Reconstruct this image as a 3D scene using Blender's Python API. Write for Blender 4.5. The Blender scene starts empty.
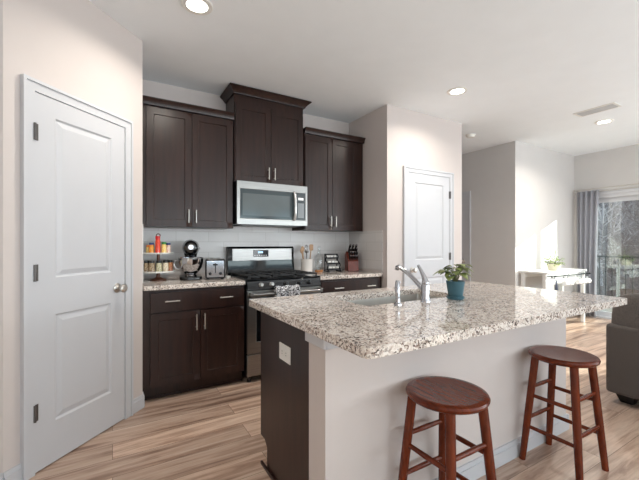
import bpy, bmesh, math, random
from mathutils import Vector, Matrix, noise
random.seed(7)
R = math.radians
S = bpy.context.scene
C = S.collection

# ------------------------------------------------------------------ camera, world, sun, lights, exposure
CAM_H = 1.244
cd = bpy.data.cameras.new('camera'); cam = bpy.data.objects.new('camera', cd); C.objects.link(cam)
cam.location = (0, 0, CAM_H); cam.rotation_euler = (R(90), 0, R(-30.6))
cd.sensor_fit = 'HORIZONTAL'; cd.sensor_width = 36; cd.lens = 36 * 350 / 639; cd.shift_y = 3.4 / 639
cd.clip_start = 0.02; cd.clip_end = 200
S.camera = cam
S.view_settings.view_transform = 'Standard'; S.view_settings.look = 'None'
S.view_settings.gamma = 1; S.view_settings.use_curve_mapping = False
S.view_settings.exposure = 0.57

W = bpy.data.worlds.new('sky'); S.world = W; W.use_nodes = True
wn = W.node_tree.nodes['Background']
wn.inputs[0].default_value = (0.72, 0.84, 1.0, 1); wn.inputs[1].default_value = 1.15

sd = bpy.data.lights.new('sun', 'SUN'); sun = bpy.data.objects.new('sun', sd); C.objects.link(sun)
sd.energy = 7.5; sd.angle = R(0.6); sd.color = (1, 0.93, 0.82)
sun.rotation_euler = Vector((-1, 0.8, -0.41)).to_track_quat('-Z', 'Y').to_euler()
sun.location = (12, -4, 4)

def area(name, loc, direction, sx, sy, e, col=(1, 1, 1)):
    d = bpy.data.lights.new(name, 'AREA'); d.shape = 'RECTANGLE'; d.size = sx; d.size_y = sy
    d.energy = e; d.color = col
    o = bpy.data.objects.new(name, d); C.objects.link(o); o.location = loc
    o.rotation_euler = Vector(direction).to_track_quat('-Z', 'Z').to_euler(); return o
# added fill lamps at unseen windows, tilted up to brighten walls and ceiling
WIN_BACK = [(-0.5, 1.5), (1.3, 1.5), (3.1, 1.5), (4.9, 1.5)]
for (wx, ww), e in zip(WIN_BACK, (14, 26, 34, 34)):
    area('window_daylight', (wx, -3.12, 1.45), (0, 1, 0.9), ww - 0.1, 1.6, e, (0.92, 0.96, 1.0))
for wy in (-0.9, -2.4):
    area('window_daylight', (6.9, wy, 1.45), (-1, 0, 0.9), 1.2, 1.6, 42, (0.92, 0.96, 1.0))

# ------------------------------------------------------------------ materials
def lin(c):
    return tuple(((v / 12.92) if v <= 0.04045 else ((v + 0.055) / 1.055) ** 2.4) for v in [x / 255 for x in c]) + (1,)
MATS = {}
class NT:
    def __init__(s, name):
        s.m = bpy.data.materials.new(name); s.m.use_nodes = True
        s.t = s.m.node_tree; s.b = s.t.nodes['Principled BSDF']; s.out = s.t.nodes['Material Output']
    def n(s, typ, **kw):
        nd = s.t.nodes.new(typ)
        for k, v in kw.items():
            if k.startswith('i_'):
                nd.inputs[k[2:].replace('_', ' ')].default_value = v
            else: setattr(nd, k, v)
        return nd
    def l(s, a, b): s.t.links.new(a, b)
    def coord(s, scale=(1, 1, 1), rot=(0, 0, 0)):
        tc = s.n('ShaderNodeTexCoord'); mp = s.n('ShaderNodeMapping')
        mp.inputs['Scale'].default_value = scale; mp.inputs['Rotation'].default_value = rot
        s.l(tc.outputs['Object'], mp.inputs['Vector']); return mp.outputs['Vector']
    def ramp(s, fac, stops, interp='LINEAR'):
        r = s.n('ShaderNodeValToRGB'); r.color_ramp.interpolation = interp
        e = r.color_ramp.elements
        while len(e) < len(stops): e.new(0.5)
        for i, (p, c) in enumerate(stops):
            e[i].position = p; e[i].color = c
        s.l(fac, r.inputs['Fac']); return r.outputs['Color']
    def mix(s, fac, a, b, mode='MIX'):
        m = s.n('ShaderNodeMix', data_type='RGBA', blend_type=mode)
        for v, k in ((fac, 0), (a, 6), (b, 7)):
            if hasattr(v, 'links') or hasattr(v, 'is_linked'): s.l(v, m.inputs[k])
            else: m.inputs[k].default_value = v
        return m.outputs[2]
    def bump(s, h, strength=0.2, dist=0.002):
        b = s.n('ShaderNodeBump'); b.inputs['Strength'].default_value = strength; b.inputs['Distance'].default_value = dist
        s.l(h, b.inputs['Height']); s.l(b.outputs['Normal'], s.b.inputs['Normal'])

def plain(name, rgb, rough=0.5, metal=0.0, var=0.06, scale=6.0, bump=0.0, bscale=200.0, coat=0.0, spec=0.5):
    if name in MATS: return MATS[name]
    t = NT(name); c = lin(rgb)
    nz = t.n('ShaderNodeTexNoise', i_Scale=scale, i_Detail=3.0); t.l(t.coord(), nz.inputs['Vector'])
    lo = tuple(max(0, v * (1 - var)) for v in c[:3]) + (1,); hi = tuple(min(1, v * (1 + var)) for v in c[:3]) + (1,)
    t.l(t.ramp(nz.outputs['Fac'], [(0.3, lo), (0.7, hi)]), t.b.inputs['Base Color'])
    t.b.inputs['Roughness'].default_value = rough; t.b.inputs['Metallic'].default_value = metal
    t.b.inputs['Coat Weight'].default_value = coat; t.b.inputs['Specular IOR Level'].default_value = spec
    if bump:
        bz = t.n('ShaderNodeTexNoise', i_Scale=bscale, i_Detail=2.0); t.l(t.coord(), bz.inputs['Vector'])
        t.bump(bz.outputs['Fac'], bump, 0.001)
    MATS[name] = t.m; return t.m

wall_m = plain('wall_paint', (209, 200, 196), 0.7, var=0.01, bump=0.08, bscale=350)
ceil_m = plain('ceiling_paint', (243, 247, 250), 0.85, var=0.01, bump=0.1, bscale=300)
living_lit_m = plain('living_wall_paint', (212, 209, 207), 0.7, var=0.01, bump=0.08, bscale=350)  # wall paint copy with the living room's cooler, whiter light in its colour
trim_m = plain('trim_paint', (202, 203, 207), 0.42, var=0.01)
white_m = plain('white_furniture_paint', (238, 238, 236), 0.4, var=0.02)
white_pl = plain('white_plastic', (236, 235, 230), 0.3, var=0.01)
black_pl = plain('black_plastic', (16, 16, 18), 0.28, var=0.1)
black_gl = plain('black_glass', (14, 17, 20), 0.06, var=0.05)
black_iron = plain('black_cast_iron', (24, 23, 24), 0.55, var=0.2, bump=0.3, bscale=120)
dark_metal = plain('dark_wrought_metal', (34, 34, 38), 0.45, metal=0.6, var=0.1)
chrome = plain('chrome', (190, 191, 195), 0.09, metal=1.0, var=0.02)
nickel = plain('brushed_nickel', (205, 200, 194), 0.28, metal=1.0, var=0.05)
pewter = plain('hinge_metal', (110, 106, 104), 0.35, metal=0.9, var=0.05)

def steel_mat():
    t = NT('stainless_steel'); nz = t.n('ShaderNodeTexNoise', i_Scale=4.0, i_Detail=4.0)
    t.l(t.coord((1, 60, 90)), nz.inputs['Vector'])
    t.l(t.ramp(nz.outputs['Fac'], [(0.3, lin((148, 147, 145))), (0.7, lin((170, 168, 165)))]), t.b.inputs['Base Color'])
    t.b.inputs['Metallic'].default_value = 1.0; t.b.inputs['Roughness'].default_value = 0.32
    return t.m
steel = steel_mat()

def cabinet_mat():
    t = NT('espresso_stained_wood')
    nz = t.n('ShaderNodeTexNoise', i_Scale=3.0, i_Detail=6.0, i_Roughness=0.6); t.l(t.coord((9, 9, 0.9)), nz.inputs['Vector'])
    n2 = t.n('ShaderNodeTexNoise', i_Scale=2.2, i_Detail=2.0); t.l(t.coord((1, 1, 1)), n2.inputs['Vector'])
    a = t.ramp(nz.outputs['Fac'], [(0.3, lin((34, 20, 17))), (0.75, lin((56, 34, 28)))])
    b = t.ramp(n2.outputs['Fac'], [(0.3, (0.85, 0.85, 0.85, 1)), (0.7, (1.1, 1.1, 1.1, 1))])
    t.l(t.mix(1.0, a, b, 'MULTIPLY'), t.b.inputs['Base Color'])
    t.b.inputs['Roughness'].default_value = 0.30
    t.b.inputs['Specular IOR Level'].default_value = 0.4
    return t.m
cab = cabinet_mat()

def stool_mat():
    t = NT('cherry_stained_wood')
    nz = t.n('ShaderNodeTexNoise', i_Scale=5.0, i_Detail=6.0, i_Roughness=0.6); t.l(t.coord((14, 2.0, 2.0)), nz.inputs['Vector'])
    t.l(t.ramp(nz.outputs['Fac'], [(0.25, lin((74, 27, 11))), (0.55, lin((106, 43, 19))), (0.8, lin((130, 58, 27)))]), t.b.inputs['Base Color'])
    t.b.inputs['Roughness'].default_value = 0.24; t.b.inputs['Specular IOR Level'].default_value = 0.35
    return t.m
stool_wood = stool_mat()

def granite_mat():
    t = NT('speckled_granite'); v = t.coord()
    nd = t.n('ShaderNodeTexNoise', i_Scale=60.0, i_Detail=2.0); t.l(v, nd.inputs['Vector'])
    wv = t.mix(0.02, v, nd.outputs['Color'])
    v1 = t.n('ShaderNodeTexVoronoi', i_Scale=135.0); t.l(wv, v1.inputs['Vector'])
    v2 = t.n('ShaderNodeTexVoronoi', i_Scale=190.0); t.l(wv, v2.inputs['Vector'])
    big = t.n('ShaderNodeTexNoise', i_Scale=14.0, i_Detail=3.0); t.l(v, big.inputs['Vector'])
    sep = t.n('ShaderNodeSeparateColor'); t.l(v1.outputs['Color'], sep.inputs[0])
    sep2 = t.n('ShaderNodeSeparateColor'); t.l(v2.outputs['Color'], sep2.inputs[0])
    base = t.ramp(sep.outputs[0], [(0.0, lin((236, 228, 220))), (0.40, lin((222, 211, 201))), (0.62, lin((203, 187, 175))), (0.78, lin((176, 164, 156))), (0.90, lin((136, 116, 106)))], 'CONSTANT')
    ad = t.n('ShaderNodeMath', operation='MULTIPLY_ADD'); ad.inputs[1].default_value = 0.9; ad.inputs[2].default_value = 0.0
    t.l(big.outputs['Fac'], ad.inputs[0])
    sm = t.n('ShaderNodeMath', operation='ADD'); t.l(ad.outputs[0], sm.inputs[0]); t.l(sep2.outputs[0], sm.inputs[1])
    dk = t.ramp(sm.outputs[0], [(0.0, (0, 0, 0, 1)), (1.0, (0, 0, 0, 1))], 'CONSTANT')
    gt = t.n('ShaderNodeMath', operation='GREATER_THAN'); gt.inputs[1].default_value = 1.34; t.l(sm.outputs[0], gt.inputs[0])
    t.l(t.mix(gt.outputs[0], base, lin((84, 72, 68))), t.b.inputs['Base Color'])
    t.b.inputs['Roughness'].default_value = 0.05
    t.b.inputs['Specular IOR Level'].default_value = 0.6
    return t.m
granite = granite_mat()

def floor_mat():
    t = NT('oak_vinyl_planks'); v = t.coord()
    br = t.n('ShaderNodeTexBrick', offset=0.37, offset_frequency=2, squash=1.0)
    br.inputs['Scale'].default_value = 1.0; br.inputs['Brick Width'].default_value = 1.22; br.inputs['Row Height'].default_value = 0.18
    br.inputs['Mortar Size'].default_value = 0.0012; br.inputs['Mortar Smooth'].default_value = 0.1
    br.inputs['Color1'].default_value = (0, 0, 0, 1); br.inputs['Color2'].default_value = (1, 1, 1, 1); br.inputs['Mortar'].default_value = (0.5, 0.5, 0.5, 1)
    t.l(v, br.inputs['Vector'])
    # grain shifted per plank
    sc = t.n('ShaderNodeVectorMath', operation='MULTIPLY'); sc.inputs[1].default_value = (0.9, 11, 1); t.l(v, sc.inputs[0])
    of = t.n('ShaderNodeVectorMath', operation='MULTIPLY_ADD'); of.inputs[1].default_value = (37, 13, 5)
    t.l(br.outputs['Color'], of.inputs[0]); t.l(sc.outputs[0], of.inputs[2])
    g = t.n('ShaderNodeTexNoise', i_Scale=1.5, i_Detail=7.0, i_Roughness=0.62, i_Distortion=0.6); t.l(of.outputs[0], g.inputs['Vector'])
    fine = t.n('ShaderNodeTexNoise', i_Scale=9.0, i_Detail=4.0); t.l(of.outputs[0], fine.inputs['Vector'])
    col = t.ramp(g.outputs['Fac'], [(0.30, lin((130, 102, 87))), (0.40, lin((166, 137, 119))), (0.51, lin((200, 172, 153))), (0.70, lin((218, 196, 178)))])
    tone = t.ramp(br.outputs['Color'], [(0.0, (0.72, 0.71, 0.71, 1)), (1.0, (1.10, 1.09, 1.07, 1))])
    c2 = t.mix(1.0, col, tone, 'MULTIPLY')
    ft = t.ramp(fine.outputs['Fac'], [(0.3, (0.9, 0.89, 0.88, 1)), (0.6, (1.04, 1.04, 1.04, 1))])
    c3 = t.mix(1.0, c2, ft, 'MULTIPLY')
    c4 = t.mix(br.outputs['Fac'], c3, lin((88, 70, 58)))
    t.l(c4, t.b.inputs['Base Color']); t.b.inputs['Roughness'].default_value = 0.34
    t.bump(g.outputs['Fac'], 0.12, 0.002)
    return t.m
floor_m = floor_mat()

def tile_mat():
    t = NT('white_subway_tile')
    tc = t.n('ShaderNodeTexCoord'); sp = t.n('ShaderNodeSeparateXYZ'); t.l(tc.outputs['Object'], sp.inputs[0])
    ad = t.n('ShaderNodeMath', operation='ADD'); t.l(sp.outputs[0], ad.inputs[0]); t.l(sp.outputs[1], ad.inputs[1])
    cb = t.n('ShaderNodeCombineXYZ'); t.l(ad.outputs[0], cb.inputs[0]); t.l(sp.outputs[2], cb.inputs[1])
    br = t.n('ShaderNodeTexBrick', offset=0.5); br.inputs['Scale'].default_value = 1.0
    br.inputs['Brick Width'].default_value = 0.31; br.inputs['Row Height'].default_value = 0.105; br.inputs['Mortar Size'].default_value = 0.0018
    br.inputs['Color1'].default_value = lin((216, 212, 210)); br.inputs['Color2'].default_value = lin((222, 219, 217)); br.inputs['Mortar'].default_value = lin((196, 192, 188))
    t.l(cb.outputs[0], br.inputs['Vector']); t.l(br.outputs['Color'], t.b.inputs['Base Color'])
    t.b.inputs['Roughness'].default_value = 0.22
    iv = t.n('ShaderNodeMath', operation='SUBTRACT'); iv.inputs[0].default_value = 1.0; t.l(br.outputs['Fac'], iv.inputs[1])
    t.bump(iv.outputs[0], 0.4, 0.002); return t.m
tile_m = tile_mat()

def thin_glass(name, tint, scale, base):
    """thin pane: same Fresnel reflectance from either side of each face"""
    t = NT(name); tr = t.n('ShaderNodeBsdfTransparent'); tr.inputs[0].default_value = tint
    gl = t.n('ShaderNodeBsdfGlossy'); gl.inputs['Roughness'].default_value = 0.01
    geo = t.n('ShaderNodeNewGeometry'); dt = t.n('ShaderNodeVectorMath', operation='DOT_PRODUCT'); t.l(geo.outputs['Normal'], dt.inputs[0]); t.l(geo.outputs['Incoming'], dt.inputs[1])
    ab = t.n('ShaderNodeMath', operation='ABSOLUTE'); t.l(dt.outputs['Value'], ab.inputs[0])
    sb = t.n('ShaderNodeMath', operation='SUBTRACT'); sb.inputs[0].default_value = 1.0; t.l(ab.outputs[0], sb.inputs[1])
    pw = t.n('ShaderNodeMath', operation='POWER'); pw.inputs[1].default_value = 5.0; t.l(sb.outputs[0], pw.inputs[0])
    ml = t.n('ShaderNodeMath', operation='MULTIPLY_ADD'); ml.inputs[1].default_value = scale; ml.inputs[2].default_value = base; t.l(pw.outputs[0], ml.inputs[0])
    mx = t.n('ShaderNodeMixShader'); t.l(ml.outputs[0], mx.inputs[0]); t.l(tr.outputs[0], mx.inputs[1]); t.l(gl.outputs[0], mx.inputs[2])
    t.l(mx.outputs[0], t.out.inputs['Surface']); return t.m
pane_m = thin_glass('window_glass', (0.90, 0.97, 0.96, 1), .9, .13)
glass = thin_glass('clear_glass', (0.93, 0.95, 0.95, 1), .95, .08)

def emit_mat(name, col, st):
    t = NT(name); t.b.inputs['Base Color'].default_value = (0.8, 0.8, 0.8, 1)
    t.b.inputs['Emission Color'].default_value = col; t.b.inputs['Emission Strength'].default_value = st; return t.m
lamp_m = emit_mat('lamp_lens', (1, 0.95, 0.87, 1), 9.0)
display_m = emit_mat('clock_display', (0.25, 0.6, 1, 1), 0.8)
keys_m = emit_mat('keypad_display', (0.8, 0.85, 0.85, 1), 0.35)

def fabric(name, c1, c2, scale=260, rough=0.95):
    t = NT(name); nz = t.n('ShaderNodeTexNoise', i_Scale=float(scale), i_Detail=3.0); t.l(t.coord(), nz.inputs['Vector'])
    t.l(t.ramp(nz.outputs['Fac'], [(0.35, lin(c1)), (0.65, lin(c2))]), t.b.inputs['Base Color'])
    t.b.inputs['Roughness'].default_value = rough; t.b.inputs['Specular IOR Level'].default_value = 0.15
    t.b.inputs['Sheen Weight'].default_value = 0.15
    t.bump(nz.outputs['Fac'], 0.5, 0.002); return t.m
sofa_m = fabric('charcoal_upholstery', (74, 69, 66), (112, 104, 100))
curtain_m = fabric('grey_curtain_cloth', (162, 163, 171), (182, 183, 190), 300)
def _translucent(m):
    t = m.node_tree; tl = t.nodes.new('ShaderNodeBsdfTranslucent'); tl.inputs[0].default_value = lin((190, 192, 202)); mx = t.nodes.new('ShaderNodeMixShader'); mx.inputs[0].default_value = .3
    t.links.new(t.nodes['Principled BSDF'].outputs[0], mx.inputs[1]); t.links.new(tl.outputs[0], mx.inputs[2]); t.links.new(mx.outputs[0], t.nodes['Material Output'].inputs['Surface'])
_translucent(curtain_m)
def towel_mat():
    t = NT('black_and_white_towel'); vo = t.n('ShaderNodeTexVoronoi', i_Scale=75.0); t.l(t.coord(), vo.inputs['Vector'])
    nz = t.n('ShaderNodeTexNoise', i_Scale=95.0, i_Detail=1.0); t.l(t.coord(), nz.inputs['Vector'])
    t.l(t.ramp(nz.outputs['Fac'], [(0.0, lin((40, 42, 48))), (0.49, lin((222, 222, 226)))], 'CONSTANT'), t.b.inputs['Base Color'])
    t.b.inputs['Roughness'].default_value = 0.95; return t.m
towel_m = towel_mat()

# ------------------------------------------------------------------ mesh builder
class MB:
    def __init__(s): s.v = []; s.f = []
    def add(s, vs, fs, M=None):
        o = len(s.v)
        for p in vs:
            p = Vector(p); s.v.append(tuple(M @ p if M else p))
        s.f += [[i + o for i in f] for f in fs]; return s
    def box(s, x0, x1, y0, y1, z0, z1, M=None):
        vs = [(x, y, z) for z in (z0, z1) for y in (y0, y1) for x in (x0, x1)]
        return s.add(vs, [(0, 2, 3, 1), (4, 5, 7, 6), (0, 1, 5, 4), (2, 6, 7, 3), (0, 4, 6, 2), (1, 3, 7, 5)], M)
    def tube(s, pts, rad, n=12, caps=True, squash=None):
        pts = [Vector(p) for p in pts]
        if not hasattr(rad, '__len__'): rad = [rad] * len(pts)
        rings = []; prev = None
        for i, p in enumerate(pts):
            d = (pts[min(i + 1, len(pts) - 1)] - pts[max(i - 1, 0)]).normalized()
            if prev is None:
                u = d.cross(Vector((0, 0, 1)));
                if u.length < 1e-3: u = Vector((1, 0, 0))
                u.normalize()
            else:
                u = (prev - d * prev.dot(d)).normalized()
            prev = u; w = d.cross(u)
            rings.append([p + (u * math.cos(a) + w * math.sin(a)) * rad[i] for a in [2 * math.pi * k / n for k in range(n)]])
        vs = [q for r_ in rings for q in r_]; fs = []
        for i in range(len(pts) - 1):
            for k in range(n):
                a = i * n + k; b = i * n + (k + 1) % n
                fs.append((a, b, b + n, a + n))
        if caps: fs.append(tuple(range(n - 1, -1, -1))); fs.append(tuple(range((len(pts) - 1) * n, len(pts) * n)))
        return s.add(vs, fs)
    def lathe(s, prof, n=28, c=(0, 0, 0), M=None, cap=True):
        vs = []; fs = []
        for (r, z) in prof:
            for k in range(n):
                a = 2 * math.pi * k / n; vs.append((c[0] + r * math.cos(a), c[1] + r * math.sin(a), c[2] + z))
        for i in range(len(prof) - 1):
            for k in range(n):
                a = i * n + k; b = i * n + (k + 1) % n; fs.append((a, b, b + n, a + n))
        if cap: fs.append(tuple(range(n - 1, -1, -1))); fs.append(tuple(range((len(prof) - 1) * n, len(prof) * n)))
        return s.add(vs, fs, M)
    def sphere(s, c, r, n=20, m=12, M=None, e=1.0):
        rx, ry, rz = r if hasattr(r, '__len__') else (r, r, r); vs = []; fs = []
        sg = lambda v: math.copysign(abs(v) ** e, v)
        for i in range(m + 1):
            t = math.pi * i / m - math.pi / 2
            for k in range(n):
                a = 2 * math.pi * k / n
                vs.append((c[0] + rx * sg(math.cos(t)) * sg(math.cos(a)), c[1] + ry * sg(math.cos(t)) * sg(math.sin(a)), c[2] + rz * sg(math.sin(t))))
        for i in range(m):
            for k in range(n):
                a = i * n + k; b = i * n + (k + 1) % n; fs.append((a, b, b + n, a + n))
        return s.add(vs, fs, M)
    def prism(s, outline, z0, z1, M=None):
        n = len(outline); vs = [(x, y, z0) for x, y in outline] + [(x, y, z1) for x, y in outline]
        fs = [tuple(range(n - 1, -1, -1)), tuple(range(n, 2 * n))] + [(k, (k + 1) % n, (k + 1) % n + n, k + n) for k in range(n)]
        return s.add(vs, fs, M)
    def build(s, name, mat, parent=None, smooth=False, bevel=0.0, seg=2, loc=None, weld=True, subsurf=0, solid=0):
        me = bpy.data.meshes.new(name); me.from_pydata(s.v, [], s.f); 
        bm = bmesh.new(); bm.from_mesh(me)
        if weld: bmesh.ops.remove_doubles(bm, verts=bm.verts, dist=1e-5)
        bmesh.ops.recalc_face_normals(bm, faces=bm.faces); bm.to_mesh(me); bm.free()
        me.materials.append(mat)
        if smooth or bevel:
            me.polygons.foreach_set('use_smooth', [True] * len(me.polygons)); me.set_sharp_from_angle(angle=R(35))
        o = bpy.data.objects.new(name, me); C.objects.link(o)
        if parent: o.parent = parent
        if loc: o.location = loc
        if bevel:
            b = o.modifiers.new('bevel', 'BEVEL'); b.width = bevel; b.segments = seg; b.limit_method = 'ANGLE'; b.angle_limit = R(40)
            b.harden_normals = False
        if subsurf:
            b = o.modifiers.new('sub', 'SUBSURF'); b.levels = b.render_levels = subsurf
        if solid:
            b = o.modifiers.new('solid', 'SOLIDIFY'); b.thickness = solid; b.offset = 0
        return o
def box(name, mat, x0, x1, y0, y1, z0, z1, parent=None, bevel=0.0):
    return MB().box(x0, x1, y0, y1, z0, z1).build(name, mat, parent, bevel=bevel)
def tag(o, label=None, cat=None, group=None, kind=None):
    if label: o['label'] = label
    if cat: o['category'] = cat
    if group: o['group'] = group
    if kind: o['kind'] = kind
    return o
def thing(name, label, cat, loc=(0, 0, 0), rz=0.0, group=None):
    o = bpy.data.objects.new(name, None); o.empty_display_size = 0.1; C.objects.link(o); o.location = loc; o.rotation_euler = (0, 0, rz)
    return tag(o, label, cat, group)
def struct(o): o['kind'] = 'structure'; return o
def copy_tree(o, parent=None):
    c = o.copy(); C.objects.link(c)
    if parent: c.parent = parent
    for ch in [x for x in bpy.data.objects if x.parent == o]: copy_tree(ch, c)
    return c
def rounded(x0, x1, y0, y1, r, n=5):
    pts = []
    rr = r if hasattr(r, '__len__') else [r] * 4
    for (cx, cy, a0, q) in ((x0 + rr[0], y0 + rr[0], 180, rr[0]), (x1 - rr[1], y0 + rr[1], 270, rr[1]), (x1 - rr[2], y1 - rr[2], 0, rr[2]), (x0 + rr[3], y1 - rr[3], 90, rr[3])):
        for k in range(n + 1):
            a = R(a0 + 90 * k / n); pts.append((cx + q * math.cos(a), cy + q * math.sin(a)))
    return pts
def panelled(mb, x0, x1, z0, z1, t, openings, prof):
    """front in the XZ plane at y=0 looking to -Y, thickness t towards +Y"""
    xs = sorted({x0, x1} | {v for o in openings for v in o[:2]}); zs = sorted({z0, z1} | {v for o in openings for v in o[2:]})
    for i in range(len(xs) - 1):
        for j in range(len(zs) - 1):
            cx = (xs[i] + xs[i + 1]) / 2; cz = (zs[j] + zs[j + 1]) / 2
            if any(a < cx < b and c < cz < d for a, b, c, d in openings): continue
            mb.add([(xs[i], 0, zs[j]), (xs[i + 1], 0, zs[j]), (xs[i + 1], 0, zs[j + 1]), (xs[i], 0, zs[j + 1])], [(0, 1, 2, 3)])
    for a, b, c, d in openings:
        last = None
        for ins, dep in [(0, 0)] + prof:
            r = [(a + ins, dep, c + ins), (b - ins, dep, c + ins), (b - ins, dep, d - ins), (a + ins, dep, d - ins)]
            if last: mb.add(last + r, [(k, (k + 1) % 4, (k + 1) % 4 + 4, k + 4) for k in range(4)])
            last = r
        mb.add(last, [(0, 1, 2, 3)])
    mb.add([(x0, 0, z0), (x1, 0, z0), (x1, 0, z1), (x0, 0, z1), (x0, t, z0), (x1, t, z0), (x1, t, z1), (x0, t, z1)],
           [(0, 4, 5, 1), (1, 5, 6, 2), (2, 6, 7, 3), (3, 7, 4, 0), (4, 7, 6, 5)])
    return mb

# ------------------------------------------------------------------ the room shell
CZ = 2.78; BW = 3.66; XR = 2.605; XL = 0.196; CY = 2.94; XC = 3.863; XH = 5.194; YL = 3.02; XW = 7.0
AX, AY = -0.47, 2.304
struct(box('floor', floor_m, -2.0, XW + 0.02, -3.3, 6.0, -0.1, 0.0))
struct(box('ceiling', ceil_m, -2.0, XW + 0.12, -3.3, 6.0, CZ, CZ + 0.1))
struct(box('wall_back', wall_m, XL, XR, BW, BW + 0.12, 0, CZ))
mb = MB(); mb.prism([(XL, BW + 0.12), (XL, CY + 0.03), (AX, AY), (-2.0, AY), (-2.0, AY + 0.1), (AX - 0.04, AY + 0.1), (XL - 0.1, CY + 0.07), (XL - 0.1, BW + 0.12)], 0, CZ)
struct(mb.build('wall_left', wall_m))
struct(box('wall_closet', wall_m, XR, XC, CY, BW + 0.12, 0, CZ))
struct(MB().prism([(XH, 6.0), (XH, YL), (XW + 0.12, YL), (XW + 0.12, YL + 0.1), (XH + 0.1, YL + 0.1), (XH + 0.1, 6.0)], 0, CZ).build('wall_living', living_lit_m))
struct(box('wall_hall', living_lit_m, XC - 0.1, XH, 5.9, 6.0, 0, CZ))
struct(box('wall_hall_left', wall_m, XC - 0.1, XC, BW, 5.9, 0, CZ))
struct(box('wall_side', wall_m, -2.1, -2.0, -3.3, AY, 0, CZ))

def wall_with_openings(name, axis, pos, thick, a0, a1, ops):
    """axis 'x': wall plane x=pos, runs along y; ops = (lo, hi, z0, z1)"""
    mb = MB(); xs = sorted({a0, a1} | {v for o in ops for v in o[:2]})
    def bx(p, q, z0, z1):
        if axis == 'x': mb.box(pos, pos + thick, p, q, z0, z1)
        else: mb.box(p, q, pos, pos + thick, z0, z1)
    for i in range(len(xs) - 1):
        m = (xs[i] + xs[i + 1]) / 2; hit = [o for o in ops if o[0] < m < o[1]]
        if hit: 
            if hit[0][2] > 0: bx(xs[i], xs[i + 1], 0, hit[0][2])
            bx(xs[i], xs[i + 1], hit[0][3], CZ)
        else: bx(xs[i], xs[i + 1], 0, CZ)
    return struct(mb.build(name, living_lit_m, weld=False))
SL0, SL1, SLZ = 1.10, 2.86, 2.05
wall_with_openings('wall_window', 'x', XW, 0.12, -3.3, YL, [(SL0, SL1, 0, SLZ), (-1.5, -0.3, 0.65, 2.25), (-3.0, -1.8, 0.65, 2.25)])
wall_with_openings('wall_front', 'y', -3.3, 0.12, -2.0, XW, [(wx - ww / 2, wx + ww / 2, 0.65, 2.25) for wx, ww in WIN_BACK])

def window_unit(k, M, w, z0, z1):
    """frame in local XZ plane"""
    r = bpy.data.objects.new('window_%d' % k, None); C.objects.link(r); r.matrix_world = M; r['kind'] = 'structure'
    f = MB(); h = w / 2
    for a, b, c, d in ((-h, -h + .05, z0, z1), (h - .05, h, z0, z1), (-h, h, z0, z0 + .05), (-h, h, z1 - .05, z1), (-h, h, (z0 + z1) / 2 - .02, (z0 + z1) / 2 + .02)):
        f.box(a, b, 0, .05, c, d)
    f.build('window_frame', trim_m, r, weld=False)
    MB().box(-h + .05, h - .05, 0.022, 0.028, z0 + .05, z1 - .05).build('pane', pane_m, r)
k = 2
for wx, ww in WIN_BACK:
    window_unit(k, Matrix.Translation((wx, -3.28, 0)), ww, .65, 2.25); k += 1
for wy in (-0.9, -2.4):
    window_unit(k, Matrix.Translation((XW + 0.1, wy, 0)) @ Matrix.Rotation(R(90), 4, 'Z'), 1.2, .65, 2.25); k += 1

# sliding patio door = window_1
sl = bpy.data.objects.new('window_1', None); C.objects.link(sl); sl.location = (XW, 0, 0); sl['kind'] = 'structure'
f = MB(); f.box(0.0, .12, SL0, SL0 + .05, 0, SLZ); f.box(0.0, .12, SL1 - .05, SL1, 0, SLZ); f.box(0, .12, SL0 + .05, SL1 - .05, SLZ - .05, SLZ); f.box(0, .12, SL0 + .05, SL1 - .05, 0, .03)
f.build('window_frame', trim_m, sl, weld=False)
c = MB(); c.box(-.02, -0.001, SL1, SL1 + .065, 0, SLZ + .065); c.box(-.02, -0.001, SL0 - .065, SL0, 0, SLZ + .065); c.box(-.02, -0.001, SL0, SL1, SLZ, SLZ + .065)
c.build('casing', trim_m, sl, bevel=.004)
ym = (SL0 + SL1) / 2 + 0.08
for i, (a, b, x) in enumerate(((ym - .06, SL1 - .05, .065), (SL0 + .05, ym + .02, .025))):
    p = MB(); z0, z1 = .03, SLZ - .05; s = .075
    p.box(x, x + .035, a, a + s, z0, z1); p.box(x, x + .035, b - s, b, z0, z1); p.box(x, x + .035, a + s, b - s, z1 - s, z1); p.box(x, x + .035, a + s, b - s, z0, z0 + s)
    fr = p.build('sliding_panel', trim_m, sl, weld=False)
    MB().box(x + .015, x + .02, a + s, b - s, z0 + s, z1 - s).build('pane', pane_m, fr)

# baseboards
def baseboard(name, pts, h=.1, t=.014):
    mb = MB()
    for (p, q) in zip(pts[:-1], pts[1:]):
        p = Vector((*p, 0)); q = Vector((*q, 0)); d = (q - p).normalized(); nrm = Vector((d.y, -d.x, 0))
        for (z0, z1, tt) in ((0, h * .78, t), (h * .78, h, t * .55)):
            vs = [p, q, q + nrm * tt, p + nrm * tt]
            mb.add([(v.x, v.y, z0) for v in vs] + [(v.x, v.y, z1) for v in vs], [(0, 1, 2, 3), (4, 7, 6, 5), (0, 4, 5, 1), (1, 5, 6, 2), (2, 6, 7, 3), (3, 7, 4, 0)])
    return struct(mb.build(name, trim_m, weld=False))
q = math.sqrt(.5)
baseboard('baseboard_left', [(AX, AY), (AX + .082 * q, AY + .082 * q)])
baseboard('baseboard_corner', [(AX + .821 * q, AY + .821 * q), (XL, CY + .03), (XL, 3.02)])
baseboard('baseboard_side', [(-2.0, AY), (AX, AY)])
baseboard('baseboard_closet', [(XR, CY), (2.838, CY)]); baseboard('baseboard_closet_right', [(3.684, CY), (XC, CY), (XC, BW)])
baseboard('baseboard_living', [(XH, 3.78), (XH, YL), (XW, YL), (XW, SL1 + .066)])

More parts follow.
